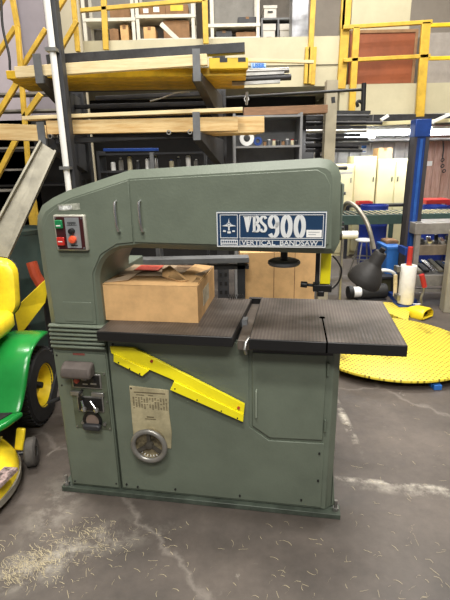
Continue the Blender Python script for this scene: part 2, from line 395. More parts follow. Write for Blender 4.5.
# control panel upper left
cp = MB().box(.141, .287, -.006, .016, 1.293, 1.449).build('control_panel', mat('panel_frame', 'A8A79A', .4, .3, .1), saw, bev=.006)
MB().box(.150, .278, -.009, -.005, 1.301, 1.441).build('panel_face', MAROON, cp, bev=.001)
MB().box(.197, .262, -.0115, -.008, 1.307, 1.438).build('panel_insert', PANELG, cp)
MB().box(.153, .187, -.020, -.009, 1.392, 1.428).build('start_button', mat('green_button', '1F7A4A', .3), cp, bev=.003)
MB().box(.153, .187, -.020, -.009, 1.318, 1.354).build('stop_button', mat('red_button', 'C03028', .3), cp, bev=.003)
MB().box(.160, .180, -.0212, -.0199, 1.402, 1.407).build('button_mark', WHITE, cp)
MB().box(.160, .180, -.0212, -.0199, 1.334, 1.338).build('button_mark', WHITE, cp)
MB().lathe([(0, -.022), (.011, -.02), (.013, -.010), (.013, 0)], (.227, -.010, 1.381), (0, 1, 0), 20).build('black_push_button', BLACK, cp)
MB().lathe([(0, -.026), (.015, -.022), (.017, -.012), (.013, 0)], (.230, -.010, 1.346), (0, 1, 0), 20).build('orange_push_button', mat('orange_button', 'F0603C', .35), cp)
q = MB()
for i in range(7): q.box(.210+i*.0055, .213+i*.0055, -.0128, -.011, 1.411-.003*(i % 2), 1.420)
q.box(.205, .252, -.0124, -.011, 1.405, 1.407)
q.build('dial_scale', BLACK, cp)
MB().box(.215, .245, -.0124, -.011, 1.316, 1.320).build('panel_lettering', BLACK, cp)
for u, z in ((.155, 1.307), (.273, 1.307), (.273, 1.435), (.155, 1.436)):
    MB().cyl((u, -.012, z), (u, -.008, z), .004, n=8).build('screw', CHROME, cp)
for o_ in saw.children:
    if o_.name in ('control_panel', 'maker_tag', 'tag_print'): o_.location.x += .012
# control group on the lower column
sw = MB().prism([(.094, .395), (.282, .395), (.282, .71), (.094, .71)], .009, .015).build('switch_plate', mat('switch_plate_green', '59604F', .5, .1, .2, 15), saw, bev=.002)
hood = MB()
prof = [(-.052, 0), (-.057, .02), (-.045, .052), (-.018, .070), (.010, .072), (.010, 0)]
hood.prism([(a, .693+c) for a, c in prof], .082, .232, 'x'); hood.build('rubber_hood', mat('hood_grey', '5B534E', .75, 0, .15, 12), saw, bev=.012, seg=3)
b1 = MB().box(.108, .258, .002, .010, .622, .700).build('gauge_box', STEEL, saw, bev=.003)
MB().box(.116, .250, -.001, .004, .630, .692).build('gauge_face', BLACK, b1)
MB().lathe([(0, -.010), (.012, -.009), (.014, 0)], (.136, -.001, .664), (0, 1, 0), 16).build('red_button', mat('dull_red_button', 'B5483A', .5), b1)
g = MB().box(.160, .186, -.0025, -.001, .668, .672).box(.165, .190, -.0025, -.001, .644, .650).box(.205, .235, -.0025, -.001, .646, .655); g.build('dial_marks', STEEL, b1)
MB().lathe([(0, -.006), (.012, -.006), (.014, 0)], (.218, -.001, .672), (0, 1, 0), 16).build('small_knob', BLACK, b1)
for u0 in (.095, .203):
    MB().box(u0, u0+.062, -.004, .010, .582, .604).build('lever_bracket', STEEL, saw, bev=.002)
MB().tube([(.155, .005, .612), (.150, -.018, .60), (.152, -.02, .585), (.158, .0, .57)], .006).build('lever_hook', BLACK, saw)
b2 = MB().box(.122, .258, .002, .010, .495, .578).build('selector_box', STEEL, saw, bev=.003)
MB().box(.129, .251, -.001, .004, .502, .571).build('selector_face', BLACK, b2)
for ua, ub in ((.150, .165), (.195, .228)):
    MB().tube([(ua, -.003, .556), (ub, -.018, .522)], .006).build('selector_lever', CHROME, b2)
    MB().lathe([(0, -.012), (.012, -.006), (.0125, .006), (0, .012)], (ub, -.02, .519), (0, 1, 0), 14).build('lever_knob', STEEL, b2)
MB().lathe([(.050, -.004), (.050, -.012), (.036, -.012), (.034, -.004)], (.190, .012, .445), (0, 1, 0), 28, True).build('dial_ring', BLACK, saw)
MB().lathe([(0, -.010), (.034, -.010), (.036, 0)], (.190, .012, .445), (0, 1, 0), 28).build('dial_plate', mat('dial_brown', '7A6A60', .5), saw)
MB().prism([(.145, .430), (.150, .405), (.235, .405), (.242, .430), (.225, .436), (.16, .436)], -.028, .0).build('dial_knob', DGREY, saw, bev=.008)
for u in (.138, .252): MB().cyl((u, 0, .43), (u, .012, .43), .009, n=10).build('stud', STEEL, saw)
for u, z in ((.132, .400), (.306, .400), (.306, .698), (.306, .55)): MB().cyl((u, .004, z), (u, .012, z), .004, n=8).build('screw', STEEL, saw)
for o_ in saw.children:
    if o_.name.split('.')[0] in ('switch_plate', 'rubber_hood', 'gauge_box', 'lever_bracket', 'lever_hook', 'selector_box', 'dial_ring', 'dial_plate', 'dial_knob', 'stud'):
        o_.location.x += .030; o_.location.z -= .004
# speed chart and its hand wheel
pl = MB().prism([(.422, .320), (.612, .310), (.620, .400), (.612, .520), (.618, .630), (.424, .640)], .013, .018).build('speed_chart', PLATE, saw, bev=.001)
q = MB(); q.box(.445, .600, .0118, .0132, .607, .612).box(.455, .495, .0118, .0132, .594, .598).box(.515, .54, .0118, .0132, .594, .598)
random.seed(3)
for i in range(13):
    for j in range(9):
        if random.random() < .82: q.box(.436+i*.0136, .444+i*.0136, .0118, .0132, .580-j*.0072, .5835-j*.0072)
q.box(.50, .535, .0118, .0132, .476, .482).box(.49, .545, .0118, .0132, .466, .470)
q.build('chart_print', mat('chart_ink', '6A6048', .6), pl)
MB().cyl((.432, .012, .628), (.432, .0135, .628), .005, n=8).build('chart_rivet', BLACK, pl)
hw = MB()
hp = [(.080+.013*math.cos(t), -.030+.011*math.sin(t)) for t in [2*PI*i/12 for i in range(12)]]
hw.lathe(hp, (.515, .0, .345), (0, 1, 0), 36, True)
hwo = hw.build('hand_wheel', mat('wheel_grey', '8E8C86', .35, .5, .15), saw)
q = MB().lathe([(0, -.012), (.069, -.014), (.072, -.02), (.072, .012)], (.515, .0, .345), (0, 1, 0), 32); q.build('wheel_disc', mat('wheel_brass', '8F8468', .4, .4, .55, 18), hwo)
q = MB()
for a in (90, 210, 330):
    a = math.radians(a); q.bar((.515, -.018, .345), (.515+.07*math.cos(a), -.026, .345+.07*math.sin(a)), .018, .01, (0, 1, 0))
q.lathe([(0, -.032), (.018, -.030), (.02, -.01)], (.515, 0, .345), (0, 1, 0), 20); q.build('wheel_spokes', mat('spoke_dark', '4E4A42', .5, .3, .3, 20), hwo)
q = MB()
for i in range(9):
    a = math.radians(215+i*14); q.bar((.515+.060*math.cos(a), -.016, .345+.060*math.sin(a)), (.515+.068*math.cos(a), -.016, .345+.068*math.sin(a)), .004, .004, (0, 1, 0))
q.build('dial_ticks', WHITE, hwo)
# yellow angle bar
def LP(px, py, v=.008): return L_(px, py, v)
yb = [LP(111, 346), LP(133, 346), LP(244, 403), LP(244, 419), LP(238.5, 417.5), LP(170, 383), LP(173, 389), LP(116, 358), LP(117, 355), LP(112, 353)]
bar = MB().prism([LP(110.5, 346), LP(134, 347), LP(245, 403.5), LP(244, 413), LP(171, 378), LP(150, 369), LP(112, 352.5)], -.002, .012).build('yellow_angle_bar', YELS, saw, bev=.002)
for pts in ([(115, 353), (150, 369), (143.5, 374.5), (115, 360)], [(175, 380), (244, 413), (243.5, 420), (171, 388)]):
    MB().prism([LP(*p) for p in pts], -.010, .004).build('bar_tab', YELS, bar, bev=.001)
for px, py in ((152.5, 360), (239, 406.5)):
    u, z = LP(px, py); MB().cyl((u, -.008, z), (u, -.001, z), .007, n=12).build('red_bolt', mat('rust_bolt', 'B4482A', .6), bar)
for px, py in ((120, 361), (131, 367), (141, 372), (176, 387), (198, 398), (222, 409), (238, 416)):
    u, z = LP(px, py); MB().cyl((u, -.012, z), (u, -.009, z), .0035, n=8).build('tab_screw', SCREW, bar)
# nameplate
u0, u1, z0, z1 = .868, 1.310, 1.315, 1.459
np_ = MB().box(u0, u1, .006, .014, z0, z1).build('nameplate', NAVY, saw, bev=.001)
q = MB()
def frame(q, a, b_, c, d, t, v0=.0035, v1=.0065):
    q.box(a, b_, v0, v1, c, c+t).box(a, b_, v0, v1, d-t, d).box(a, a+t, v0, v1, c+t, d-t).box(b_-t, b_, v0, v1, c+t, d-t)
frame(q, u0+.001, u1-.001, z0+.001, z1-.001, .004)
frame(q, .883, .956, 1.352, 1.448, .0025); frame(q, .963, 1.298, 1.352, 1.448, .0025); frame(q, .963, 1.298, 1.322, 1.346, .0022)
q.build('border_lines', mat('plate_silver', 'E3E6E6', .35, .2, .04), np_)
SIL = _m['plate_silver']
def ribbon(q, pts, ws, v0=.0030, v1=.0065):
    # ws: (half width across x, half width across z) used as a broad-nib pen
    n = len(pts)
    vs = []
    for i, (x, z) in enumerate(pts):
        a = pts[max(i-1, 0)]; b_ = pts[min(i+1, n-1)]; d = Vector((b_[0]-a[0], b_[1]-a[1])).normalized()
        nx, nz = -d.y, d.x
        w = abs(nx)*ws[0]+abs(nz)*ws[1]
        vs.append(((x+nx*w, z+nz*w), (x-nx*w, z-nz*w)))
    V = [(p[0], v0, p[1]) for p, _ in vs]+[(p[0], v0, p[1]) for _, p in vs]+[(p[0], v1, p[1]) for p, _ in vs]+[(p[0], v1, p[1]) for _, p in vs]
    F = []
    for i in range(n-1): F += [[i, i+1, n+i+1, n+i], [i, 2*n+i, 2*n+i+1, i+1], [n+i, n+i+1, 3*n+i+1, 3*n+i]]
    F += [[0, n, 3*n, 2*n], [n-1, 3*n-1, 4*n-1, 2*n-1]]
    q.add(V, F)
def ell(cx_, cz_, rx, rz, a0, a1, n=22): return [(cx_+rx*math.cos(math.radians(a0+(a1-a0)*i/n)), cz_+rz*math.sin(math.radians(a0+(a1-a0)*i/n))) for i in range(n+1)]
q = MB(); za, zb_ = 1.378, 1.442; zm = (za+zb_)/2
q.prism([(.969, zb_), (.993, zb_), (.989, za+.020), (.984, za), (.981, za)], .003, .0065); q.prism([(.984, za), (.987, za+.012), (.995, zb_), (1.001, zb_), (.987, za)], .003, .0065); q.box(.967, .984, .003, .0065, zb_-.004, zb_)
q.build('letter_v', SIL, np_)
q = MB(); q.box(1.006, 1.017, .003, .0065, za, zb_); q.box(1.003, 1.02, .003, .0065, za, za+.004); q.box(1.003, 1.02, .003, .0065, zb_-.004, zb_)
ribbon(q, [(1.014, zb_-.002)]+ell(1.018, zm+.017, .010, .013, 90, -90, 12)+[(1.014, zm+.003)], (.0055, .0022)); ribbon(q, [(1.014, zm+.001)]+ell(1.018, zm-.016, .0125, .0145, 90, -90, 12)+[(1.014, za+.002)], (.006, .0022))
q.build('letter_b', SIL, np_)
q = MB(); ribbon(q, ell(1.048, zm+.016, .0105, .014, 20, 180, 14)+[(1.040, zm+.008), (1.048, zm), (1.056, zm-.008)]+ell(1.048, zm-.016, .0105, .014, 0, -165, 14), (.0052, .0024)); q.build('letter_s', SIL, np_)
za, zb_ = 1.358, 1.443; zm = (za+zb_)/2
for cx_ in (1.137, 1.189):
    q = MB(); ribbon(q, ell(cx_, zm, .0155, .0405, 0, 360, 32), (.0085, .0025)); q.build('digit_zero', SIL, np_)
q = MB(); ribbon(q, ell(1.085, zm+.018, .0150, .0225, 0, 360, 28), (.0080, .0025)); ribbon(q, [(1.1005, zm+.018), (1.1005, zm-.008)]+ell(1.085, zm-.018, .0155, .0225, 0, -150, 18), (.0080, .0028)); q.build('digit_nine', SIL, np_)
text('VERTICAL  BANDSAW', .0275, (.971, .0055, 1.3250), SIL, np_, sx=1.13, bold=.0004)
MB().box(1.232, 1.292, .0035, .0065, 1.358, 1.387).build('serial_plate', WHITE, np_)
MB().box(1.240, 1.284, .0030, .0036, 1.378, 1.3795).box(1.240, 1.270, .0030, .0036, 1.368, 1.3695).build('serial_print', NAVY, np_)
q = MB().lathe([(0, -.001), (.0085, -.001), (.0085, .001)], (.9195, .0055, 1.408), (0, 1, 0), 20)
q.prism([(.890, 1.402), (.913, 1.409), (.926, 1.409), (.949, 1.402), (.926, 1.400), (.913, 1.400)], .0035, .0062)
q.prism([(.9165, 1.415), (.9225, 1.415), (.9195, 1.432)], .0035, .0062)
q.box(.9165, .9225, .0035, .0062, 1.384, 1.400)
q.box(.895, .907, .0035, .0062, 1.378, 1.384).box(.913, .927, .0035, .0062, 1.372, 1.380).box(.933, .944, .0035, .0062, 1.378, 1.384)
q.build('winged_emblem', SIL, np_)
MB().lathe([(.0045, -.002), (.0065, -.002), (.0065, -.001), (.0045, -.001)], (.9195, .0055, 1.408), (0, 1, 0), 16, True).build('emblem_ring', NAVY, np_)
q = MB().box(.884, .956, .0035, .0062, 1.322, 1.346); q.build('badge', SIL, np_)
q = MB()
for i in range(8): q.box(.888+i*.0085, .8935+i*.0085, .0028, .0036, 1.334, 1.342)
q.box(.888, .952, .0028, .0036, 1.326, 1.3285); q.build('badge_print', NAVY, np_)
for o_ in np_.children:
    if o_.name.split('.')[0] in ('letter_v', 'letter_b', 'letter_s'): o_.location.x += .012
    if o_.name.split('.')[0] in ('digit_nine', 'digit_zero'): o_.location.x += .016
# blade guide, guard and hand wheel under the head
def BL(px, py, v):
    u, z = L_(px, py, v); return Vector((u, v, z))
c = BL(284, 262, .20)
q = MB().lathe([(.02, .010), (.060, .012), (.072, .006), (.074, -.004), (.068, -.012), (.058, -.008), (.02, -.006)], c, (0, 0, 1), 32)
hh = q.build('tension_wheel', GREY, saw)
MB().cyl((c.x, c.y, c.z-.004), (c.x, c.y, 1.30), .016, n=16).build('wheel_shaft', BLACK, hh)
c1, c2 = BL(321, 258, .17), BL(330, 284, .17)
gd = MB().box(c1.x, c2.x, .165, .185, c2.z, 1.30).build('blade_guard', YELS, saw, bev=.002)
MB().box(c1.x-.022, c1.x-.003, .175, .20, c2.z-.015, 1.30).build('guide_post', DSTEEL, saw, bev=.002)
q = MB().box(c1.x-.03, c2.x+.008, .155, .215, c2.z-.035, c2.z-.002); q.box(c1.x-.01, c1.x+.02, .15, .21, c2.z-.055, c2.z-.03)
q.build('blade_guide', BLACK, saw, bev=.004)
gk = MB().cyl((c1.x-.03, .17, c2.z-.008), (c1.x-.055, .17, c2.z-.006), .007, n=12); gk.cyl((c1.x-.055, .17, c2.z-.006), (c1.x-.085, .17, c2.z-.004), .014, n=14); gk.build('guide_knob', BLACK, saw, bev=.003)
pts = [BL(333, 256, .2), BL(338, 262, .2), BL(341.5, 270, .2), BL(339, 281, .2), BL(334, 287, .2), BL(330, 289, .19)]
def spline(pts, k=6):
    pts = [Vector(p) for p in pts]; out = []
    for i in range(len(pts)-1):
        p0, p1, p2, p3 = pts[max(i-1, 0)], pts[i], pts[i+1], pts[min(i+2, len(pts)-1)]
        for j in range(k):
            t = j/k; out.append(.5*((2*p1)+(p2-p0)*t+(2*p0-5*p1+4*p2-p3)*t*t+(3*p1-p0-3*p2+p3)*t**3))
    out.append(pts[-1]); return out
MB().tube(spline(pts), .004).build('cable', BLACK, saw)
# work lamp
lamp_pts = [Vector((1.376, .16, 1.44))]+[BL(x, y, v) for x, y, v in ((347, 203, .12), (356, 207, .08), (365, 219, .05), (370, 232, .03), (374, 249, .02))]
ga = MB().tube(spline(lamp_pts), .0085, 12).build('gooseneck_arm', mat('gooseneck', '9A9486', .4, .5, .2, 40), saw)
top = BL(380, 254, .01); bot = BL(364, 280, .03)
ax = (bot-top).normalized()
prof = [(.0, -.010), (.022, -.009), (.026, 0), (.028, .038), (.031, .044), (.050, .070), (.066, .105), (.070, .130), (.067, .137), (.063, .130), (.060, .105), (.044, .074), (.026, .05), (0, .045)]
sh = MB().lathe(prof, top, ax, 36).build('lamp_shade', LAMPG, saw)
MB().cyl(top-ax*.026, top-ax*.010, .011, n=12).build('lamp_switch', BLACK, sh)
MB().lathe([(0, .045), (.016, .05), (.026, .085), (.02, .11), (0, .12)], top, ax, 20).build('lamp_bulb', WHITE, sh)
MB().lathe([(.037, -.007), (.045, -.007), (.045, .007), (.037, .007)], (.020, .52, 1.085), (.95, .3, 0), 28, True).build('rear_hand_wheel', GREY, saw)
q = MB().cyl((.02, .52, 1.085), (.05, .53, 1.085), .012).bar((.02, .52, 1.045), (.02, .52, 1.125), .008, .008); q.build('rear_wheel_hub', GREY, saw)
MB().box(.05, .32, .40, .62, .03, 1.15).build('rear_housing', GREEND, saw, bev=.006)
MB().tube(spline([(.045, .45, 1.2), (.035, .46, .9), (.04, .46, .6), (.045, .46, .5)]), .008).build('rear_cable', mat('hose_yellow', 'B9AE5A', .5), saw)

# cardboard box standing on the table
p1 = BI @ G(107, 320.5, tz); p2 = BI @ G(198, 323, tz); p3 = BI @ G(219, 297, tz)
W1 = G(105, 320.3, tz); W2 = G(198.5, 323.5, tz); W3 = G(219, 297, tz)
byaw = math.atan2(W2.y-W1.y, W2.x-W1.x); bw = (W2-W1).length; bd = (W3-W2).length; bh = .172
bx = thing('cardboard_box', 'brown cardboard box with open flap and red label on the bandsaw table', 'box', (W1.x, W1.y, tz+.0015), byaw)
t = .004
q = MB().box(0, bw, 0, t, 0, bh).box(0, bw, bd-t, bd, 0, bh).box(0, t, t, bd-t, 0, bh).box(bw-t, bw, t, bd-t, 0, bh).box(t, bw-t, t, bd-t, 0, t)
q.build('carton', CARD, bx, bev=.001)
MB().box(t, bw-t, t, bd-t, bh*.6, bh*.61).build('carton_filler', CARDI, bx)
fl = MB().add([(0, bd, bh), (bw, bd, bh), (bw*.98, bd*.40, bh+.012), (0.01, bd*.38, bh+.004)], [[0, 1, 2, 3]]).build('back_flap', CARDI, bx, solid=.004)
MB().add([(0, 0, bh), (bw, 0, bh), (bw*.97, bd*.32, bh+.004), (bw*.03, bd*.34, bh+.006)], [[0, 1, 2, 3]]).build('front_flap', CARD, bx, solid=.004)
MB().add([(0, .02, bh+.003), (0, bd-.02, bh+.003), (bw*.25, bd-.06, bh+.009), (bw*.25, .05, bh+.011)], [[0, 1, 2, 3]]).build('left_flap', CARDI, bx, solid=.003)
MB().add([(bw*.52, bd*.46, bh+.03), (bw*.56, bd*.30, bh+.012), (bw*.80, bd*.12, bh+.010), (bw*.88, bd*.16, bh+.012), (bw*.62, bd*.42, bh+.055)], [[0, 1, 2, 3, 4]]).build('torn_flap', CARD, bx, solid=.004)
MB().add([(bw*.985, 0.01, bh-.001), (bw*.985, bd-.02, bh+.001), (bw*.80, bd-.06, bh+.018), (bw*.74, bd*.30, bh+.010)], [[0, 1, 2, 3]]).build('right_flap', CARD, bx, solid=.003)
MB().box(bw*.36-.09, bw*.36+.035, bd*.56, bd*.83, bh+.0135, bh+.0150).build('red_label', REDL, bx)
q = MB()
for i in range(4): q.box(bw*.36-.08+.0, bw*.36+.02, bd*.60+i*.026, bd*.60+i*.026+.006, bh+.0150, bh+.0155)
q.build('label_print', mat('label_ink', '8A2A20', .6), bx)
q = MB()
for i in range(5): q.box(bw*.60, bw*.80, bd*.62+i*.022, bd*.62+i*.022+.010, bh+.0145, bh+.0155)
q.build('flap_print', CARDD, bx)
MB().box(bw-.001, bw+.0012, bd*.28, bd*.62, bh*.25, bh*.72).build('shipping_label', mat('faded_label', 'BFB59C', .7, 0, .2, 30), bx)

# coil of swarf on the table back edge
q = MB(); c = Vector(tuple(BI.inverted() @ Vector((.875, .462, tz+.0015))))
pts = [c+Vector((-.04+.0016*i, .012*math.cos(i*.9), .013+.012*math.sin(i*.9))) for i in range(56)]
q.tube(pts, .0018, 5)
tag(q.build('metal_coil', DSTEEL), 'small dark coiled wire lying at the back edge of the left table', 'wire coil')

# ------------------------------------------------------------------ SETTING
FLOOR = floor_mat()
def floor_marks():
    N = FLOOR.node_tree.nodes; L = FLOOR.node_tree.links; b = N['Principled BSDF']
    cur = b.inputs['Base Color'].links[0].from_socket
    tc = N.new('ShaderNodeTexCoord')
    def math_(op, a, c=None):
        x = N.new('ShaderNodeMath'); x.operation = op
        for i, s in enumerate((a, c)):
            if s is None: continue
            if isinstance(s, (int, float)): x.inputs[i].default_value = s
            else: L.new(s, x.inputs[i])
        return x.outputs[0]
    n = N.new('ShaderNodeTexNoise'); n.inputs['Scale'].default_value = 7; n.inputs['Detail'].default_value = 10; n.inputs['Roughness'].default_value = .75
    L.new(tc.outputs['Object'], n.inputs[0])
    r = N.new('ShaderNodeValToRGB'); r.color_ramp.elements[0].position = .46; r.color_ramp.elements[1].position = .62; L.new(n.outputs[0], r.inputs[0])
    marks = [(G(400, 484), .80, .022, (B0-A0), .75), (G(430, 492), .45, .05, (B0-A0), .5), (G(344, 418), .03, .40, Vector((1, 0, 0)), 1.0),
             (G(30, 565), .22, .10, Vector((1, .6, 0)), .55), (G(75, 552), .32, .10, Vector((1, .8, 0)), .3), (G(120, 540), .3, .07, Vector((1, .3, 0)), .2), (G(55, 505), .15, .3, Vector((1, 0, 0)), .3)]
    for c, sx, sy, d, amt in marks:
        a = math.atan2(d.y, d.x)
        mp = N.new('ShaderNodeMapping'); mp.vector_type = 'TEXTURE'
        mp.inputs['Location'].default_value = (c.x, c.y, 0); mp.inputs['Rotation'].default_value = (0, 0, a); mp.inputs['Scale'].default_value = (sx, sy, 1)
        L.new(tc.outputs['Object'], mp.inputs[0])
        ln = N.new('ShaderNodeVectorMath'); ln.operation = 'LENGTH'; L.new(mp.outputs[0], ln.inputs[0])
        f = math_('SUBTRACT', 1.15, ln.outputs['Value']); f = math_('MAXIMUM', f, 0.0); f = math_('MINIMUM', f, 1.0)
        f = math_('MULTIPLY', f, r.outputs[0]); f = math_('MULTIPLY', f, amt)
        mx = N.new('ShaderNodeMixRGB'); L.new(f, mx.inputs[0]); L.new(cur, mx.inputs[1]); mx.inputs[2].default_value = lin('C4BEB0'); cur = mx.outputs[0]
    L.new(cur, b.inputs['Base Color'])
def struct(b, name, mt, **k): return tag(b.build(name, mt, None, **k), kind='structure')
# floor keeps its origin at the world origin so that its marks stay put
me = bpy.data.meshes.new('floor'); me.from_pydata([(-5, -2, 0), (6, -2, 0), (6, 9.6, 0), (-5, 9.6, 0), (-5, -2, -.1), (6, -2, -.1), (6, 9.6, -.1), (-5, 9.6, -.1)], [],
    [[0, 1, 2, 3], [7, 6, 5, 4], [0, 4, 5, 1], [1, 5, 6, 2], [2, 6, 7, 3], [3, 7, 4, 0]])
fo = bpy.data.objects.new('floor', me); COL.objects.link(fo); me.materials.append(FLOOR); fo['kind'] = 'structure'
floor_marks()
YM = 7.0
struct(MB().box(-5, 6, 9.5, 9.6, 0, 6.5), 'wall_back', WALLP)
struct(MB().box(-5, 6, -2, 9.6, 6.5, 6.6), 'ceiling', mat('ceiling_grey', '8A8784', .9))
struct(MB().box(-5.1, -5, -2, 9.6, 0, 6.5), 'wall_left', WALLP)
struct(MB().box(6, 6.1, -2, 9.6, 0, 6.5), 'wall_right', WALLP)
xm = P(340, 90, YM).x
zR1, zR0 = P(400, 83.5, YM).z, P(400, 114, YM).z
zL1 = P(280, 37, YM).z; zL0 = P(280, 87, YM).z
struct(MB().box(xm, 6, YM, 9.5, zR0, zR1), 'trim_1', CREAM)            # right balcony slab
struct(MB().box(-5, xm, YM, 9.5, zL0, zL1), 'trim_2', CREAM)           # upper slab over the store
struct(MB().box(-5, xm-.15, 8.0, 8.1, 0, zL0), 'shade_backdrop', SHADEB)  # backdrop added behind the rack; the store's darkness is painted as its colour
cx = P(331, 120, 6.6).x
cx = P(331, 120, 5.3).x
struct(MB().box(cx-.06, cx+.06, 5.3, 5.42, 0, P(331, 80, 5.3).z), 'trim_3', mat('column_beige', 'A79F89', .5, 0, .1))
struct(MB().box(-5, xm-.02, YM-.012, YM-.002, zL1-.36, zL1-.352), 'trim_4', mat('seam', '6E6A58', .8))
# corrugated back wall on the right under the balcony
q = MB(); x = P(335, 150, 9.2).x; xe = P(428, 150, 9.2).x; i = 0
while x < xe:
    q.box(x, x+.12, 9.32, 9.42, 0, zR0) if i % 2 else q.box(x, x+.10, 9.36, 9.42, 0, zR0)
    x += .12 if i % 2 else .10; i += 1
struct(q, 'trim_5', mat('corrugated_white', 'CFCBC6', .6, 0, .15, 3))
q = MB(); x = xe+.02
while x < 5.9: q.box(x, x+.17, 9.34, 9.40, 0, zR0); x += .18
struct(q, 'trim_6', PINKW)
struct(MB().box(P(343, 137, 8.6).x, 5.9, 8.6, 9.3, P(400, 141, 8.9).z, P(400, 141, 8.9).z+.03), 'trim_7', mat('soffit_grey', 'A5A4A6', .7))

# ---- fluorescent lights under the balcony
def fluo(px0, px1, py, Y, label):
    a = P(px0, py, Y); c = P(px1, py, Y); z = a.z
    t = thing('ceiling_light', label, 'light', ((a.x+c.x)/2, Y, z-.05), 0, 'fluorescent lights under the balcony')
    h = (c.x-a.x)/2
    MB().box(-h, h, -.08, .08, .05, .09).build('housing', WHITE, t)
    for yy in (-.05, .05): MB().cyl((-h+.02, yy, .005), (h-.02, yy, .005), .036).build('tube', GLOW, t)
    for s in (-h*.8, h*.8): MB().cyl((s, 0, .09), (s, 0, zR0-z+.05), .006, n=6).build('hanger', STEEL, t)
fluo(352, 411, 130.5, 7.6, 'long bright fluorescent light just left of the blue mast')
fluo(430, 470, 129.5, 7.6, 'bright fluorescent light to the right of the blue mast')
fluo(345, 375, 133, 6.9, 'fluorescent light glowing behind the steel bars')

# ---- cream lockers
def locker(px0, px1, pytop, Y, label, nd):
    a = P(px0, pytop, Y); c = P(px1, pytop, Y); w = c.x-a.x; h = (a.z+c.z)/2
    t = thing('storage_cabinet', label, 'cabinet', ((a.x+c.x)/2, Y+.25, 0), 0, 'cream storage cabinets')
    MB().box(-w/2, w/2, -.24, .25, 0, h).build('body', CREAML, t, bev=.004)
    dw = w/nd
    for i in range(nd):
        x0 = -w/2+i*dw
        d = MB().box(x0+.012, x0+dw-.012, -.262, -.24, .06, h-.04).build('door', CREAML, t, bev=.003)
        s = x0+(dw-.05 if i % 2 == 0 else .05)
        MB().box(s-.006, s+.006, -.278, -.262, 1.28, 1.36).build('handle', DSTEEL, d)
locker(336, 354.5, 164, 8.0, 'lower cream storage cabinet at the far left, beside the bandsaw head', 1)
locker(355, 377.5, 156, 8.1, 'tall cream storage cabinet in the middle of the row', 1)
locker(378.5, 414, 158.5, 8.1, 'cream double-door storage cabinet left of the blue mast under the tan carton', 2)
def carton(px0, px1, py0, py1, Y, d, label, mt=CARD, name='carton', cat='box', group=None, z0=None, lid=False):
    a = P(px0, py1, Y); c = P(px1, py0, Y); z = a.z if z0 is None else z0
    w = c.x-a.x; h = c.z-z
    t = thing(name, label, cat, ((a.x+c.x)/2, Y+d/2, z), 0, group)
    MB().box(-w/2, w/2, -d/2, d/2, 0, h).build('carton_body', mt, t, bev=.004)
    if lid: MB().box(-w/2-.01, w/2+.01, -d/2-.01, d/2+.01, h*.8, h+.01).build('lid', mt, t, bev=.003)
    else: MB().box(-w/2+.01, w/2-.01, -d/2+.01, d/2-.01, h, h+.006).build('top_flaps', mt, t)
    if lid: MB().box(-.04, .04, -d/2-.012, -d/2-.009, h*.45, h*.58).build('hand_hole', BLACK, t)
    else: MB().box(-.025, .025, -d/2-.002, d/2+.002, h*.75, h+.008).build('packing_tape', CARDD, t)
    return t
zc = P(396, 158.5, 8.1).z
carton(378, 392.5, 148, 158, 8.2, .3, 'tan carton on top of the cream double-door cabinet', z0=zc+.002)
a = P(361, 153, 9.25); c = P(368, 143.5, 9.25)
s = thing('wall_sign', 'small blue and white sign on the pale back wall above the lockers', 'sign', (a.x, 9.31, a.z))
MB().box(0, c.x-a.x, -.01, .005, 0, c.z-a.z).build('sign_board', WHITE, s)
MB().box(.01, c.x-a.x-.01, -.013, -.009, (c.z-a.z)*.5, (c.z-a.z)-.01).build('sign_heading', BLUEB, s)
MB().box(.02, c.x-a.x-.02, -.013, -.009, .02, (c.z-a.z)*.2).build('sign_text', BLUEB, s)
a = P(428, 166, 9.2); c = P(435, 161, 9.2)
tag(MB().box(a.x, c.x, 9.31, 9.33, a.z, c.z).build('paper_notice', WHITE), 'small white paper notice on the pinkish boards right of the mast', 'notice')
q = MB(); pp = [P(443, 140, 9.2), P(443.5, 150, 9.2), P(442.5, 158, 9.2)]
q.tube(pp, .012)
for y in (160, 166, 171): q.lathe([(.03+.01*math.cos(k*PI/3), .01*math.sin(k*PI/3)) for k in range(6)], P(442.5+(y % 2)*1.5, y, 9.2), (0, 1, .3), 12, True)
tag(q.build('hanging_chain', DSTEEL), 'dark chain hanging on the pinkish boards at the right edge', 'chain')

# ---- roller conveyor
yC = 6.3; zc1 = (P(345, 212, yC).z+P(450, 217, yC).z)/2
cv = thing('roller_conveyor', 'dark green roller conveyor running across in front of the lockers', 'conveyor', (P(400, 215, yC).x, yC, 0))
h = 1.25
for s in (0, .55): MB().box(-h, h, s, s+.04, zc1-.13, zc1).build('side_rail', TEAL, cv, bev=.003)
x = -h+.06; k = 0
while x < h-.05:
    MB().cyl((x, .04, zc1-.006), (x, .55, zc1-.006), .013, n=12).build('roller', CHROME, cv); x += .085; k += 1
for x in (-h+.15, .1, h-.15):
    MB().box(x-.03, x+.03, 0, .04, 0, zc1-.13).box(x-.03, x+.03, .55, .59, 0, zc1-.13).box(x-.02, x+.02, .04, .55, .3, .34).build('leg', TEAL, cv)
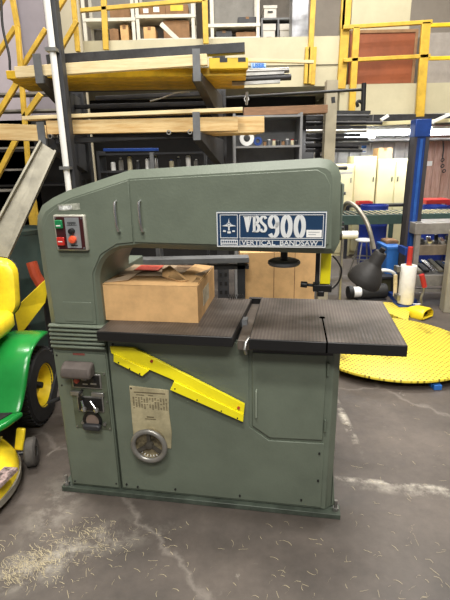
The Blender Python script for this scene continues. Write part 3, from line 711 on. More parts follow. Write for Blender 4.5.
# ---- blue barrels
def barrel(x, y, h, r, label, mt=BARREL, grp='blue barrels behind the conveyor', name='plastic_barrel', n=32):
    t = thing(name, label, 'barrel', (x, y, 0), 0, grp)
    pf = [(0, 0), (r*.92, 0), (r*.96, .02), (r, h*.1), (r, h*.30), (r*1.03, h*.32), (r*1.03, h*.34), (r, h*.36), (r, h*.64), (r*1.03, h*.66), (r*1.03, h*.68), (r, h*.70), (r, h*.92), (r*.97, h-.01), (r*.93, h-.01), (r*.92, h-.03), (0, h-.03)]
    MB().lathe(pf, n=n).build('drum_body', mt, t)
    MB().lathe([(r*.95, h-.035), (r*1.0, h-.03), (r*1.0, h), (r*.95, h)], n=n, closed=True).build('rim', mt, t)
    return t
for i, (px0, px1, py, Y, lb) in enumerate(((361, 388, 205, 7.35, 'blue barrel behind the conveyor left of the mast'), (423, 447, 205.5, 7.35, 'blue barrel behind the conveyor right of the mast'),
                                          (449, 475, 206, 7.35, 'blue barrel behind the conveyor cut by the right edge of the picture'))):
    a = P(px0, py, Y); c = P(px1, py, Y); barrel((a.x+c.x)/2, Y, a.z, (c.x-a.x)/2, lb)
a = P(421, 206, 7.9); c = P(447, 198.5, 7.9)
t = thing('red_workbench', 'red topped bench behind the conveyor right of the mast', 'bench', ((a.x+c.x)/2, 7.9, 0))
w = (c.x-a.x)/2
MB().box(-w, w, -.2, .2, c.z-.07, c.z).build('bench_top', RED, t, bev=.004)
for sx in (-1, 1):
    for sy in (-1, 1): MB().box(sx*(w-.05)-.03, sx*(w-.05)+.03, sy*.16-.03, sy*.16+.03, 0, c.z-.07).build('leg', RED, t)
a = P(361, 202, 7.7); c = P(373, 199.5, 7.7)
t = thing('red_tray', 'small red tray on a low bench in front of the tall cream cabinet', 'tray', ((a.x+c.x)/2, 7.85, a.z-.05))
MB().box(-.12, .12, -.1, .1, 0, .01).build('tray_base', RED, t)
MB().box(-.12, .12, -.1, -.09, .01, .05).box(-.12, .12, .09, .1, .01, .05).box(-.12, -.11, -.09, .09, .01, .05).box(.11, .12, -.09, .09, .01, .05).build('tray_rim', RED, t)
zz = a.z-.052
t = thing('low_bench', 'low dark bench along the front of the cream cabinets', 'bench', (P(380, 205, 7.8).x, 7.85, 0))
MB().box(-.62, .62, -.12, .12, zz-.04, zz).build('bench_top', DGREY, t)
for x in (-.56, .56): MB().box(x-.03, x+.03, -.1, .1, 0, zz-.04).build('leg', DGREY, t)

# ---- stretch wrapper with turntable and mast
tc_ = Vector((1.43, 3.72, 0))
sw_ = thing('stretch_wrapper', 'pallet wrapping machine with round yellow checker plate turntable and blue mast', 'wrapping machine', tc_)
MB().lathe([(0, .086), (.722, .086), (.726, .082), (.726, .066), (.715, .062), (0, .062)], n=96).build('turntable', DIAMOND, sw_, ang=50)
MB().lathe([(0, .06), (.62, .06), (.62, 0), (0, 0)], n=48).build('turntable_base', BLACK, sw_)
mb = P(402, 300, 5.15); mx0 = mb.x
i1, i2, i3, i4 = G(382, 302, .066), G(411, 303, .066), G(408, 321, .066), G(386, 312, .066)
MB().add([p for p in (i1, i2, i3, i4)]+[p-Vector((0, 0, .06)) for p in (i1, i2, i3, i4)], [[0, 3, 2, 1], [4, 5, 6, 7], [0, 1, 5, 4], [1, 2, 6, 5], [2, 3, 7, 6], [3, 0, 4, 7]]).build('drive_cover', DIAMOND, sw_, world=True)
mt0 = P(421, 124, 5.15)
q = MB(); xa, xb = P(401, 262, 5.15).x, P(420, 262, 5.15).x; xc = (P(412, 128, 5.15).x+P(431, 128, 5.15).x)/2
xm_ = P(419.5, 165, 5.15).x; mw = .082
q = MB().box(xm_-mw, xm_-mw+.030, 5.15, 5.29, .0, mt0.z-.12).box(xm_+mw-.040, xm_+mw, 5.15, 5.29, .0, mt0.z-.12).box(xm_-mw, xm_+mw, 5.27, 5.29, 0, mt0.z-.12)
mast = q.build('mast', mat('mast_dark', '3E3A3C', .5, 0, .15), sw_, world=True)
MB().box(xm_-mw+.030, xm_+mw-.040, 5.16, 5.27, .25, mt0.z-.12).build('mast_channel', BLUE, mast, world=True)
MB().box(xm_-.018, xm_+.012, 5.148, 5.16, .25, mt0.z-.15).build('mast_rail', mat('rail_blue', '2A5AA8', .4), mast, world=True)
MB().box(xm_-mw-.004, xm_+mw+.004, 5.146, 5.294, mt0.z-.13, mt0.z+.05).build('mast_cap', BLUE, sw_, world=True, bev=.006)
MB().box(xm_-.11, xm_+.11, 5.08, 5.45, 0, .06).build('mast_foot', BLUE, sw_, world=True, bev=.005)
fr = P(405.5, 303, 4.85); frt = P(405.5, 265.5, 4.85)
MB().box(fr.x-.02, fr.x+.02, 4.95, 5.17, .62, .70).build('upper_bracket', BLUE, sw_, world=True)
q = MB().box(fr.x-.10, fr.x+.10, 4.78, 4.98, fr.z-.045, fr.z-.01).box(fr.x-.06, fr.x+.0, 4.95, 5.16, fr.z-.04, fr.z+.03)
MB.build(q, 'film_carriage', BLUE, sw_, world=True, bev=.004)
MB().cyl((fr.x, 4.86, frt.z+.002), (fr.x, 4.86, P(405, 247, 4.86).z), .028).build('spindle_tube', RED, sw_, world=True)
MB().tube(spline([(fr.x+.08, 4.85, fr.z-.02), (fr.x+.17, 4.83, fr.z-.01), P(421, 298, 4.83), P(424, 290, 4.83), P(423.5, 284, 4.83)]), .016).build('handle_arm', STEEL, sw_, world=True)
MB().tube([P(424.5, 287, 4.83), P(423, 280, 4.83), P(421.5, 274.5, 4.83)], .028).build('red_grip', RED, sw_, world=True)
for y in (268, 296):
    a = P(398, y, 4.9); MB().box(a.x-.04, a.x+.0, 4.82, 4.92, a.z-.03, a.z+.03).build('bracket', STEEL, sw_, world=True)
MB().cyl(P(395.5, 275, 4.95), P(395, 296, 4.95), .022).build('stretch_roller', WOODL, sw_, world=True)
for px, py in ((433, 386), (436, 388.5)):
    a = G(px, py, 0); MB().box(a.x-.03, a.x+.03, a.y-.03, a.y+.05, 0, .04).build('floor_foot', BLUEB, sw_, world=True, bev=.004)
t = thing('film_roll', 'upright white roll of stretch film in front of the blue mast', 'film roll', (fr.x, 4.86, fr.z))
hh_ = frt.z-fr.z
MB().lathe([(.04, 0), (.084, 0), (.086, .004), (.084, hh_*.5), (.086, hh_-.004), (.084, hh_), (.04, hh_)], n=32, closed=True).build('wound_film', mat('film_white', 'E8E6E2', .35, 0, .06, 14, .3, 30), t)
MB().lathe([(.033, -.006), (.0395, -.006), (.0395, hh_+.004), (.033, hh_+.004)], n=24, closed=True).build('core', CARD, t)

# foot pedal
fp = G(421, 319.5); t = thing('foot_pedal', 'small yellow foot switch with open hood on the floor by the mast', 'foot pedal', fp+Vector((0, .12, 0)), -.95)
MB().box(-.11, .11, -.10, .12, 0, .015).build('base', JYEL, t, bev=.004)
def arch(x, w, h, k=10, r=.85):
    o = [Vector((x, w, .012))]+[Vector((x, w*math.cos(PI*i/k)*(1 if abs(math.cos(PI*i/k)) > .5 else 1), .03+(h-.03)*min(1, math.sin(PI*i/k)**.6))) for i in range(k+1)]+[Vector((x, -w, .012))]
    return o
MB().loft([arch(-.115, .05, .045), arch(-.09, .085, .085), arch(-.02, .10, .115), arch(.11, .105, .12), arch(.135, .10, .11)], cap=False).build('hood', JYEL, t, solid=.007, ang=60)
MB().loft([arch(-.117, .045, .04), arch(-.113, .05, .046)]).build('hood_nose', JYEL, t)
MB().box(-.06, .09, -.07, .07, .03, .05).build('treadle', BLACK, t, bev=.003)
tag(MB().tube(spline([fp+Vector((-.11, .02, .03)), fp+Vector((-.22, .08, .015)), fp+Vector((-.3, .3, .015))]), .008).build('pedal_cord', BLACKR), 'short black cord leading from the yellow foot switch', 'cord')

# ---- steel cart of offcuts on the right
Y = 5.0; a = P(417.5, 222, Y); c = P(475, 222, Y); w = c.x-a.x
t = thing('steel_rack_cart', 'grey steel rack holding shiny metal offcuts at the right edge behind the turntable', 'rack', (a.x, Y, 0))
cd_ = .36
def zY(py, px=435, Y_=Y): return P(px, py, Y_).z
for x in (0, w-.05):
    for y in (0, .30): MB().box(x, x+.055, y, y+.055, 0, zY(222)).build('leg', mat('cart_grey', '96928C', .45, .3, .2), t)
CG = _m['cart_grey']
MB().box(-.02, w, -.01, .36, zY(234), zY(223)).build('top_panel', CG, t, bev=.003)
MB().box(.055, w-.05, -.006, .34, zY(255), zY(245)).build('upper_shelf', mat('cart_brownish', '7E7263', .5, .2, .2), t, bev=.003)
MB().box(.055, w-.05, -.006, .34, zY(286), zY(275)).build('lower_shelf', CG, t, bev=.003)
MB().box(.055, w-.05, .0, .05, zY(292), zY(289)).build('stretcher', CG, t)
random.seed(11)
for i in range(9):
    x = a.x+.10+i*.075; z = zY(245)+.002
    tag(MB().bar((x, Y+.03, z+.018), (x+.06+.05*random.random(), Y+.28, z+.022+.018*(i % 3)), .04, .03).build('metal_offcut', CHROME if i % 2 else DSTEEL),
        f'{"shiny" if i % 2 else "dark"} metal offcut on the upper shelf of the steel rack, {["leftmost","second from left","third from left","fourth from left","in the middle","right of the middle","third from right","second from right","rightmost"][i]}', 'metal bar', 'offcuts on the upper rack shelf')
for i in range(7):
    x = a.x+.10+i*.085; z = zY(275)+.002
    p = Vector((x, Y+.04, z+.03)); s = [-.05, -.06, -.08, -.09, -.07, -.06, -.05][i]
    tag(MB().bar(p, (x+s*.4, Y+.30, z+.03+abs(s)*.9), .055, .025).build('metal_profile', [ALU, BLACK, CHROME, ALU, BLACK, CHROME, DSTEEL][i]),
        f'{["pale","black","shiny","pale","black","shiny","dark"][i]} metal profile leaning on the lower shelf of the steel rack, {["leftmost","second from left","third from left","in the middle","third from right","second from right","rightmost"][i]}', 'metal bar', 'profiles on the lower rack shelf')
# cream panel at the right edge
a = G(443, 313); b_ = G(458, 320)
t = thing('cream_machine_cover', 'cream sheet metal cover standing at the right edge of the picture', 'panel', (a.x, a.y, 0), -.2)
MB().box(0, .6, 0, .18, 0, P(446, 232, a.y).z).build('cover_panel', mat('cover_cream', 'A59F8C', .5, .1, .12), t, bev=.01)
MB().box(.04, .56, -.006, .001, .06, .55).build('cover_door', _m['cover_cream'], t, bev=.003)

# ---- white stool, motor, blue box and cartons
a = G(357, 279); zs = P(366, 239, a.y+.1).z
x0 = P(366, 238, a.y).x
t = thing('shop_stool', 'small stool with a round white seat behind the work lamp', 'stool', (x0-.05, a.y+.1, 0))
MB().lathe([(0, zs-.03), (.11, zs-.03), (.125, zs-.02), (.125, zs-.005), (.11, zs), (0, zs)], (.06, 0, 0), n=28).build('seat', WHITE, t)
for i, an in enumerate((50, 140, 230, 320)):
    an = math.radians(an); MB().tube([(.06+.08*math.cos(an), .08*math.sin(an), zs-.03), (.06+.20*math.cos(an), .20*math.sin(an), 0)], .011, 8).build('leg', STEEL, t)
MB().lathe([(.147, .28), (.158, .28), (.158, .30), (.147, .30)], (.06, 0, 0), n=28, closed=True).build('foot_ring', STEEL, t)
a = P(341, 235, 4.6); c = P(357, 237, 4.6)
t = thing('white_roller', 'short white roller on a thin stand just right of the bandsaw head', 'roller stand', (a.x, 4.6, 0))
MB().cyl((0, 0, a.z), (c.x-a.x, 0, a.z), .04).build('roller', WHITE, t)
MB().cyl((-.05, 0, a.z), (0, 0, a.z), .055).build('roller_end', DSTEEL, t)
MB().cyl((.02, 0, 0), (.02, 0, a.z-.04), .015).build('pole', STEEL, t); MB().lathe([(0, .02), (.14, .02), (.15, 0), (0, 0)], (.02, 0, 0)).build('base', DSTEEL, t)
a = G(352, 300)
t = thing('electric_motor', 'black electric motor with white end cap lying behind the bandsaw table', 'motor', (a.x, a.y, 0), .1)
MB().cyl((.10, 0, .10), (.42, 0, .10), .09, n=24).build('housing', mat('motor_black', '2A2A2A', .5), t, bev=.008)
for i in range(8):
    an = i*PI/4; MB().box(.13, .38, .088, .098, .09, .11).build('cooling_fin', BLACK, t) if i == 0 else None
MB().cyl((0, 0, .10), (.10, 0, .10), .065, n=20).build('end_cap', WHITE, t, bev=.006)
MB().cyl((-.06, 0, .10), (0, 0, .10), .08, n=20).build('fan_cover', BLACK, t, bev=.006)
MB().box(.05, .40, -.09, .09, 0, .02).build('foot', DSTEEL, t)
a = G(368, 302); 
t = thing('floor_machine', 'low dark olive machine box with grey covers on the floor behind the table', 'machine', (a.x, a.y+.25, 0))
MB().box(0, .36, 0, .3, 0, .22).build('box_body', mat('olive', '45422A', .5, 0, .3), t, bev=.008)
MB().box(-.02, .38, -.02, .32, .22, .25).build('cover', DSTEEL, t, bev=.004)
MB().tube(spline([(.08, -.03, .25), (.2, -.05, .34), (.36, -.05, .30), (.42, -.04, .12), (.42, 0, 0.02)]), .022).build('white_hose', WHITE, t)
a = P(388, 273.5, 5.6); c = P(400, 247, 5.6)
t = thing('blue_bin', 'light blue plastic bin left of the white film roll', 'bin', ((a.x+c.x)/2, 5.8, 0))
w = (c.x-a.x)/2+.03; z1_ = c.z
MB().box(-w, w, -.2, .2, a.z-.02, z1_).build('bin_body', BLUEB, t, bev=.01)
MB().box(-w-.01, w+.01, -.21, .21, z1_-.03, z1_+.005).build('bin_rim', BLUEB, t, bev=.004)
MB().box(-w+.03, w-.03, -.18, .18, 0, a.z-.02).build('bin_stand', DGREY, t)
carton(386, 399, 241, 247.5, 5.8, .22, 'open brown carton on the light blue bin', CARDD, z0=z1_+.007)

# ---- brown cardboard sheet standing behind the table
a = P(240, 256, 2.95); c = P(316, 256, 2.95)
t = thing('cardboard_crate', 'large plain brown cardboard carton standing on the floor behind the bandsaw table', 'box', ((a.x+c.x)/2, 3.1, 0))
w = (c.x-a.x)/2; h_ = P(280, 252, 2.95).z
MB().box(-w, w, -.15, .15, 0, h_).build('carton_body', CARD, t, bev=.004)
for x in (-w*.10, w*.45): MB().box(x-.002, x+.002, -.1515, -.149, 0, h_).build('fold_line', CARDD, t)
a = P(120, 258, 2.85); c = P(250, 263, 2.85)
q = MB().bar(P(112, 258, 2.85), P(252, 264, 2.85), .05, .03); q.bar(P(112, 264, 2.87), P(248, 269, 2.87), .03, .02)
t_ = q
tz_ = P(180, 262, 2.85).z
t = thing('material_stand', 'grey steel stand with a long flat rail seen through the bandsaw throat', 'stand', (P(180, 262, 2.9).x, 2.9, 0))
MB().box(-.45, .45, -.05, .05, tz_-.015, tz_+.02).build('top_rail', GREY, t, bev=.003)
MB().box(-.45, .45, -.03, .03, tz_-.06, tz_-.035).build('lower_rail', DSTEEL, t)
for x in (-.4, .4): MB().box(x-.025, x+.025, -.03, .03, .0, tz_-.015).build('leg', DGREY, t)
for x in (.25, .31):
    tag(MB().cyl(P(180, 262, 2.9)*1+Vector((x, -.12, -.10)), P(180, 262, 2.9)+Vector((x, -.12, .02)), .018).build('round_bar', STEEL if x < .3 else BLACK),
        ('shiny' if x < .3 else 'black')+' upright round bar seen behind the table gap', 'bar', 'upright bars behind the table') if False else None

# ------------------------------------------------------------------ LAWN TRACTOR
tr_ = thing('lawn_tractor', 'green and yellow lawn tractor at the left edge beside the bandsaw', 'lawn tractor', (-1.75, 2.5, 0))
def TP(px, py, Y): return P(px, py, Y)
outer_e = [TP(49, 331, 2.80), TP(42, 334, 2.62), TP(34, 345, 2.48), TP(29, 358, 2.40), TP(26.5, 380, 2.34), TP(23, 400, 2.29), TP(20, 413, 2.24)]
wd = -.75
rings = []
for i, p in enumerate(outer_e):
    sh_ = Vector((-.022, .0, .014)) if i < 3 else Vector((-.022, -.016, 0))
    rings.append([p+Vector((0, .0, -.02)) if i < 3 else p+Vector((0, .03, 0)), p, p+sh_, p+Vector((wd, 0, 0))+sh_*.8])
vs = [v for r_ in rings for v in r_]; fs = [[i*4+j, i*4+j+1, (i+1)*4+j+1, (i+1)*4+j] for i in range(len(rings)-1) for j in range(3)]
fe = MB().add(vs, fs).build('fender', JGREEN, tr_, world=True, solid=.008, ang=60, sub=2)
e = outer_e[-1]
fb0 = e+Vector((0, .0, .0)); zfb = fb0.z
fbp = [(fb0.x+.01, e.y+.02), (fb0.x-.03, e.y-.10), (fb0.x-.16, e.y-.30), (fb0.x-.6, e.y-.34), (fb0.x-.6, e.y+.02)]
MB().prism(fbp, zfb-.035, zfb, 'z').build('footboard', JGREEN, tr_, world=True, bev=.012)
MB().prism([(x-.05 if i < 3 else x, y+(.02 if i in (1, 2, 3) else -.02)) for i, (x, y) in enumerate(fbp)], zfb, zfb+.006, 'z').build('foot_mat', BLACKR, tr_, world=True)
# rear wheel
wx0, wx1, wy, wr = -1.43, -1.205, 2.72, .255
wh = MB().lathe([(.15, 0), (.235, .005), (.252, .03), (wr, .06), (wr, .165), (.252, .195), (.235, .22), (.15, .225), (.14, .21), (.14, .015)], (wx0, wy, wr), (1, 0, 0), 48, True)
for i in range(44):
    a = 2*PI*i/44
    for s in (0, 1):
        aa = a+s*PI/44; xm0 = wx0+(.02 if s == 0 else .125); xm1 = xm0+.085
        d0 = Vector((0, math.cos(aa), math.sin(aa))); d1 = Vector((0, math.cos(aa+.06), math.sin(aa+.06))); k0, k1 = (d0, d1) if s == 0 else (d1, d0)
        wh.bar(Vector((xm0, wy, wr))+k0*(wr+.001), Vector((xm1, wy, wr))+k1*(wr+.001), .016, .012, up=(d0.x, d0.y, d0.z))
wheel = wh.build('rear_wheel', mat('tyre_black', '2B2B2C', .75, 0, .2, 20), tr_, world=True)
MB().lathe([(0, .165), (.05, .165), (.06, .14), (.125, .13), (.142, .215), (.15, .222), (.15, .20), (.125, .11), (0, .11)], (wx0, wy, wr), (1, 0, 0), 36).build('yellow_rim', JYEL, wheel, world=True)
MB().lathe([(0, .20), (.02, .20), (.025, .16)], (wx0, wy, wr), (1, 0, 0), 16).build('hub_cap', BLACK, wheel, world=True)
MB().tube([P(57, 372, 2.55), P(52, 392, 2.5), P(49, 404, 2.48)], .011).tube([P(49, 403, 2.48), P(60, 398, 2.48)], .013).build('lift_link', DSTEEL, tr_, world=True)
MB().box(-2.1, -1.5, 2.35, 3.0, .22, .42).build('chassis', BLACK, tr_, world=True)
MB().cyl((-2.1, wy, wr), (wx0+.1, wy, wr), .04).build('rear_axle', BLACK, tr_, world=True)
# seat
q = MB(); sx1 = P(17.5, 292, 2.62).x; sz = P(12, 312, 2.62).z
def rrect(cx_, cz_, w, h, r, n=5):
    o = []
    for (sx, sz_, a0) in ((1, 1, 0), (-1, 1, 90), (-1, -1, 180), (1, -1, 270)):
        o += [(cx_+sx*(w/2-r)+r*math.cos(math.radians(a0+90*i/n)), cz_+sz_*(h/2-r)+r*math.sin(math.radians(a0+90*i/n))) for i in range(n+1)]
    return o
zt = P(5, 268, 2.7).z
bk = [(2.66, sz-.08, .9), (2.63, sz-.08, .98), (2.62, 0, 0)]
ccx = sx1-.27; cz_ = (zt+sz)/2+.01; hh2 = (zt-sz)+.10
def seatring(y, s, lean=0): return [Vector((x, y+lean*(z-cz_), z)) for x, z in rrect(ccx, cz_, .50*s, hh2*s, .10*s)]
MB().loft([seatring(2.76, .90, .2), seatring(2.70, 1.0, .2), seatring(2.64, .98, .2), seatring(2.62, .84, .2), seatring(2.64, .60, .2)]).build('seat_back', JYEL, tr_, world=True, ang=50)
def cring(z, s): return [Vector((x, y, z)) for x, y in rrect(ccx, 2.44, .50*s, .44*s, .12*s)]
zc0 = P(12, 335, 2.4).z
MB().loft([cring(zc0-.03, .9), cring(zc0, 1.0), cring(zc0+.06, 1.0), cring(zc0+.085, .90), cring(zc0+.075, .5)]).build('seat_cushion', JYEL, tr_, world=True, ang=50)
MB().tube([seatring(2.70, 1.005, .2)[i] for i in range(24)]+[seatring(2.70, 1.005, .2)[0]], .004, 8).build('seat_piping', BLACK, tr_, world=True)
MB().box(ccx-.15, ccx+.15, 2.35, 2.72, .5, zc0-.03).build('seat_bracket', BLACK, tr_, world=True)
# mower deck
dk = G(-62, 470, .0); dA = G(27, 455, .10); dB = G(6, 508, .10)
dc = Vector((-1.60, 1.98, 0))
def circ3():
    p, q_, r_ = G(27, 452, .09), G(24, 482, .09), G(0, 518, .09)
    ax_, ay = p.x, p.y; bx_, by = q_.x, q_.y; cx_, cy = r_.x, r_.y
    d = 2*(ax_*(by-cy)+bx_*(cy-ay)+cx_*(ay-by))
    ux = ((ax_**2+ay**2)*(by-cy)+(bx_**2+by**2)*(cy-ay)+(cx_**2+cy**2)*(ay-by))/d
    uy = ((ax_**2+ay**2)*(cx_-bx_)+(bx_**2+by**2)*(ax_-cx_)+(cx_**2+cy**2)*(bx_-ax_))/d
    return ux, uy, math.hypot(ax_-ux, ay-uy)
ux_, uy_, ur = circ3(); print('deck circle', ux_, uy_, ur)
if not (.2 < ur < .6): ux_, uy_, ur = G(26, 460, .09).x-.40, 1.95, .42
MB().lathe([(0, .19), (ur*.70, .19), (ur*.80, .18), (ur*.93, .145), (ur*.975, .11), (ur*.98, .055), (ur*.965, .055), (ur*.9, .13), (0, .17)], (ux_, uy_, 0), (0, 0, 1), 56).build('mower_deck', JYEL, tr_, world=True, ang=40)
MB().lathe([(ur*.975, .05), (ur*1.0, .05), (ur*1.0, .085), (ur*.975, .085)], (ux_, uy_, 0), (0, 0, 1), 56, True).build('deck_skirt', mat('skirt_grey', '8B867A', .5, .3, .3), tr_, world=True)
a = G(3, 480, .17)
MB().prism([(a.x-.06, a.y-.06), (a.x+.02, a.y-.07), (a.x+.05, a.y+.06), (a.x-.02, a.y+.07)], .176, .196, 'z').build('warning_decal', mat('decal', 'A08A86', .5, 0, .6, 50), tr_, world=True)
gw = G(33, 466)
gx, gy = gw.x-.005, gw.y+.02
gr = .082
g_ = MB().lathe([(.03, -.028), (.07, -.03), (gr, -.02), (gr, .02), (.07, .03), (.03, .028)], (gx, gy, gr), (1, .25, 0), 32, True).build('gauge_wheel', mat('tyre_grey', '5A5652', .8, 0, .2, 20), tr_, world=True)
MB().lathe([(0, .022), (.04, .022), (.042, .0)], (gx, gy, gr), (1, .25, 0), 20).build('wheel_hub', BLACK, g_, world=True)
p = P(23, 428, gy+.04); q2 = P(22, 447, gy)
MB().prism([(p.z+.0, -.025), (p.z, .025), (q2.z-.03, .05), (q2.z-.05, -.05)], 0, 1, 'x') if False else None
MB().bar((p.x-.01, p.y, p.z), (q2.x-.02, q2.y, q2.z-.02), .05, .025, up=(0, -1, 0)).build('wheel_bracket', JYEL, tr_, world=True, bev=.008)
MB().cyl((gx-.12, gy-.03, gr), (gx-.02, gy, gr), .012).build('wheel_axle', DSTEEL, tr_, world=True)
q = MB(); random.seed(5)
for i in range(5): q.tube([(ux_+ur*.35+random.random()*.1, uy_+.05+.05*i, .195), (ux_+ur*.5+random.random()*.1, uy_+.02+.05*i, .225), (ux_+ur*.6, uy_+.1+.03*i, .19)], .006, 6)
q.build('deck_linkage', STEEL, tr_, world=True)

# yellow sheet behind the tractor
a, b_, c, d = P(14, 309, 3.0), P(50, 275, 3.15), P(45, 302, 3.15), P(19, 336, 3.0)
t = thing('yellow_sheet_metal', 'bent yellow sheet metal panel standing between the tractor seat and the bandsaw', 'panel', (a.x+.2, 3.1, 0))
MB().add([a, b_, c, d], [[0, 1, 2, 3]]).build('sheet', JYEL, t, world=True, solid=.006, smooth=False)
MB().box(a.x, a.x+.04, 3.08, 3.12, 0, d.z+.05).box(b_.x-.04, b_.x, 3.18, 3.22, 0, c.z+.02).build('support_leg', DGREY, t, world=True)
# drum
a = P(9, 320, 3.6); c = P(38, 262, 3.6)
cxd = P(20, 290, 3.75).x
t = barrel(cxd, 3.8, P(20, 232, 3.6).z, .25, 'dark green steel drum behind the tractor seat', DRUM, None, 'steel_drum')
a = P(38.5, 268, 3.3)
t = thing('orange_jack', 'orange red tool beside the drum at the edge of the bandsaw column', 'tool', (a.x, 3.3, 0))
MB().tube([(0.02, 0, a.z-.17), (-.03, 0, a.z-.05), (-.055, .02, a.z+.04)], .04, 10).build('jack_arm', ORANGE, t)
MB().cyl((.02, 0, 0), (.02, 0, a.z-.17), .025).build('jack_body', DSTEEL, t)
MB().box(-.08, .12, -.08, .08, 0, .04).build('jack_base', DSTEEL, t)

# aluminium chute
top0, top1 = P(42, 143, 3.05), P(56, 152, 3.05); bo0, bo1 = P(-22, 262, 2.75), P(-3, 282, 2.75)
t = thing('metal_chute', 'long brushed metal channel leaning diagonally over the drum at left', 'chute', ((bo0+bo1)/2*Vector((1, 1, 0)).x if False else (bo0.x, 2.8, 0)))
nrm = (top1-top0).cross(bo0-top0).normalized()
if nrm.y > 0: nrm = -nrm
th_ = .006
MB().add([top0, top1, bo1, bo0]+[v-nrm*th_ for v in (top0, top1, bo1, bo0)], [[0, 1, 2, 3], [7, 6, 5, 4], [0, 4, 5, 1], [1, 5, 6, 2], [2, 6, 7, 3], [3, 7, 4, 0]]).build('channel_web', ALU, t, world=True)
for p_, q_ in ((top0, bo0), (top1, bo1)):
    s = (top1-top0).normalized()*.014*(1 if p_ is top0 else -1)
    MB().bar(p_+nrm*.02-s*.2, q_+nrm*.02-s*.2, .012, .045, up=nrm).build('channel_flange', ALU, t, world=True)
lc_ = bo0+(top0-bo0)*.1
MB().box(bo0.x, bo1.x, 2.72, 2.80, 0, bo1.z+.02).build('chute_foot', DGREY, t, world=True)

# ------------------------------------------------------------------ CANTILEVER RACK
rk = thing('cantilever_rack', 'dark steel cantilever rack carrying lumber and beams behind the bandsaw', 'rack', (-1.0, 4.3, 0))
def upright(px, py, top):
    x = P(px, py, 4.3).x
    u = MB().box(x-.055, x+.055, 4.28, 4.38, 0, top).build('upright', DGREY, rk, world=True)
    q = MB()
    for i in range(int(top/.09)):
        for s in (-.025, .025): q.box(x+s-.012, x+s+.012, 4.274, 4.281, .05+i*.09, .085+i*.09)
    q.build('punched_holes', BLACK, u, world=True)
    return x
xu = [upright(80, 120, 2.55), upright(220, 120, 2.55)]
MB().box(xu[0]-.05, xu[0]+.05, 3.6, 4.5, 0, .08).box(xu[1]-.05, xu[1]+.05, 3.6, 4.5, 0, .08).build('foot_beam', DGREY, rk, world=True)
def arm(px, py_top, py_bot, xu_):
    a = P(px, py_bot, 3.19); top = P(px, py_top, 3.19).z; z = a.z+.03
    MB().loft([[Vector((a.x-.03, 3.19, z-.05)), Vector((a.x+.03, 3.19, z-.05)), Vector((a.x+.03, 3.19, z)), Vector((a.x-.03, 3.19, z))],
               [Vector((xu_-.03, 4.28, z-.24)), Vector((xu_+.03, 4.28, z-.24)), Vector((xu_+.03, 4.28, z)), Vector((xu_-.03, 4.28, z))]]).build('arm', DGREY, rk, world=True, bev=.003)
    MB().box(a.x-.024, a.x+.024, 3.178, 3.190, z-.05, top).build('arm_stop', GREY, rk, world=True)
    return z
zu = arm(197, 49, 78, xu[1]); zu2 = arm(40, 54, 80, xu[0])
zl = arm(197, 112, 137, xu[1]); zl2 = arm(43, 122, 143, xu[0])

def on_arms(px0, px1, y, lift, w, h, lower=False, extra=.0):
    a = P(px0, 100, y); c = P(px1, 100, y); zA, zB = (zl2, zl) if lower else (zu2, zu)
    xA, xB = xu[0], xu[1]
    def zz(x): return zA+(zB-zA)*(x-xA)/(xB-xA)+lift+h/2
    return MB().bar((a.x, y, zz(a.x)), (c.x, y, zz(c.x)), w, h)

MB().bar((xu[0], 4.35, 2.3), (xu[1], 4.35, 2.3), .05, .06).bar((xu[0], 4.35, 1.95), (xu[1], 4.35, 1.95), .04, .05).bar((xu[0], 4.35, 1.0), (xu[1], 4.35, 1.0), .05, .06).build('cross_beam', DGREY, rk, world=True)
def long(name, mt, px0, px1, y0, y1, dz, dy, Y, label, cat, grp=None, bev=.002, Y1=None):
    a = P(px0, y0, Y); c = P(px1, y1, Y1 or Y); hz = dz
    q = MB().bar(a+Vector((0, dy/2, -hz/2)), c+Vector((0, dy/2, -hz/2)), dy, hz)
    return tag(q.build(name, mt, None, bev=bev), label, cat, grp)
# upper level
long('lumber_board', WOODL, 14, 207, 66.5, 53.5, .066, .045, 3.25, 'long pale board along the front of the upper rack level', 'board', Y1=3.235)
long('steel_channel', DSTEEL, 46, 245, 54.5, 42, .058, .07, 3.34, 'long dark steel channel lying on top of the upper rack level', 'steel channel', Y1=3.26)
for i in range(4):
    y = 3.40+i*.145
    tag(on_arms(14+i*5, 246-i*.5, y+.0, .004, .135, .05).build('formwork_beam', YELB, bev=.003), 'yellow beam on the upper rack level, '+['foremost', 'second from the front', 'third from the front', 'rearmost'][i]+' of four', 'beam', 'yellow beams on the upper rack level')
for i, (px, py) in enumerate(((226, 58.5), (228, 64.5), (231, 69.5))):
    pass
q = MB(); a = P(209, 57, 3.30); c = P(248, 74, 3.30)
t = thing('yellow_beam_end', 'yellow slotted beam end sticking out right of the upper rack arm', 'beam', (a.x, 3.28, c.z))
MB().box(0, c.x-a.x, 0, .08, .03, a.z-c.z-.01).build('beam_body', YEL, t, bev=.004)
for x in (.07, .19): MB().box(x, x+.05, -.002, .01, .07, .095).build('slot', BLACK, t)
long('wood_batten', WOODL, 246, 314, 58.5, 60.0, .02, .03, 3.5, 'thin pale batten sticking out to the right from the yellow beams', 'batten')
for i, (y0, y1, x1, h) in enumerate(((72, 70, 289, .028), (75, 72.5, 284, .022), (80, 77, 291, .034), (84, 81.5, 280, .02))):
    a = P(232, y0, 3.55); c = P(x1, y1, 3.55)
    q = MB().cyl(a, c, h/2+.004, n=12) if i % 2 == 0 else MB().bar(a, c, .03, h)
    tag(q.build('steel_tube', STEEL if i != 2 else DSTEEL), ['shiny round tube', 'flat steel bar', 'dark thick tube', 'thin flat steel bar'][i]+' sticking out right below the yellow beams, '+['topmost', 'second from the top', 'third from the top', 'lowest'][i], 'tube', 'tubes beside the yellow beams')
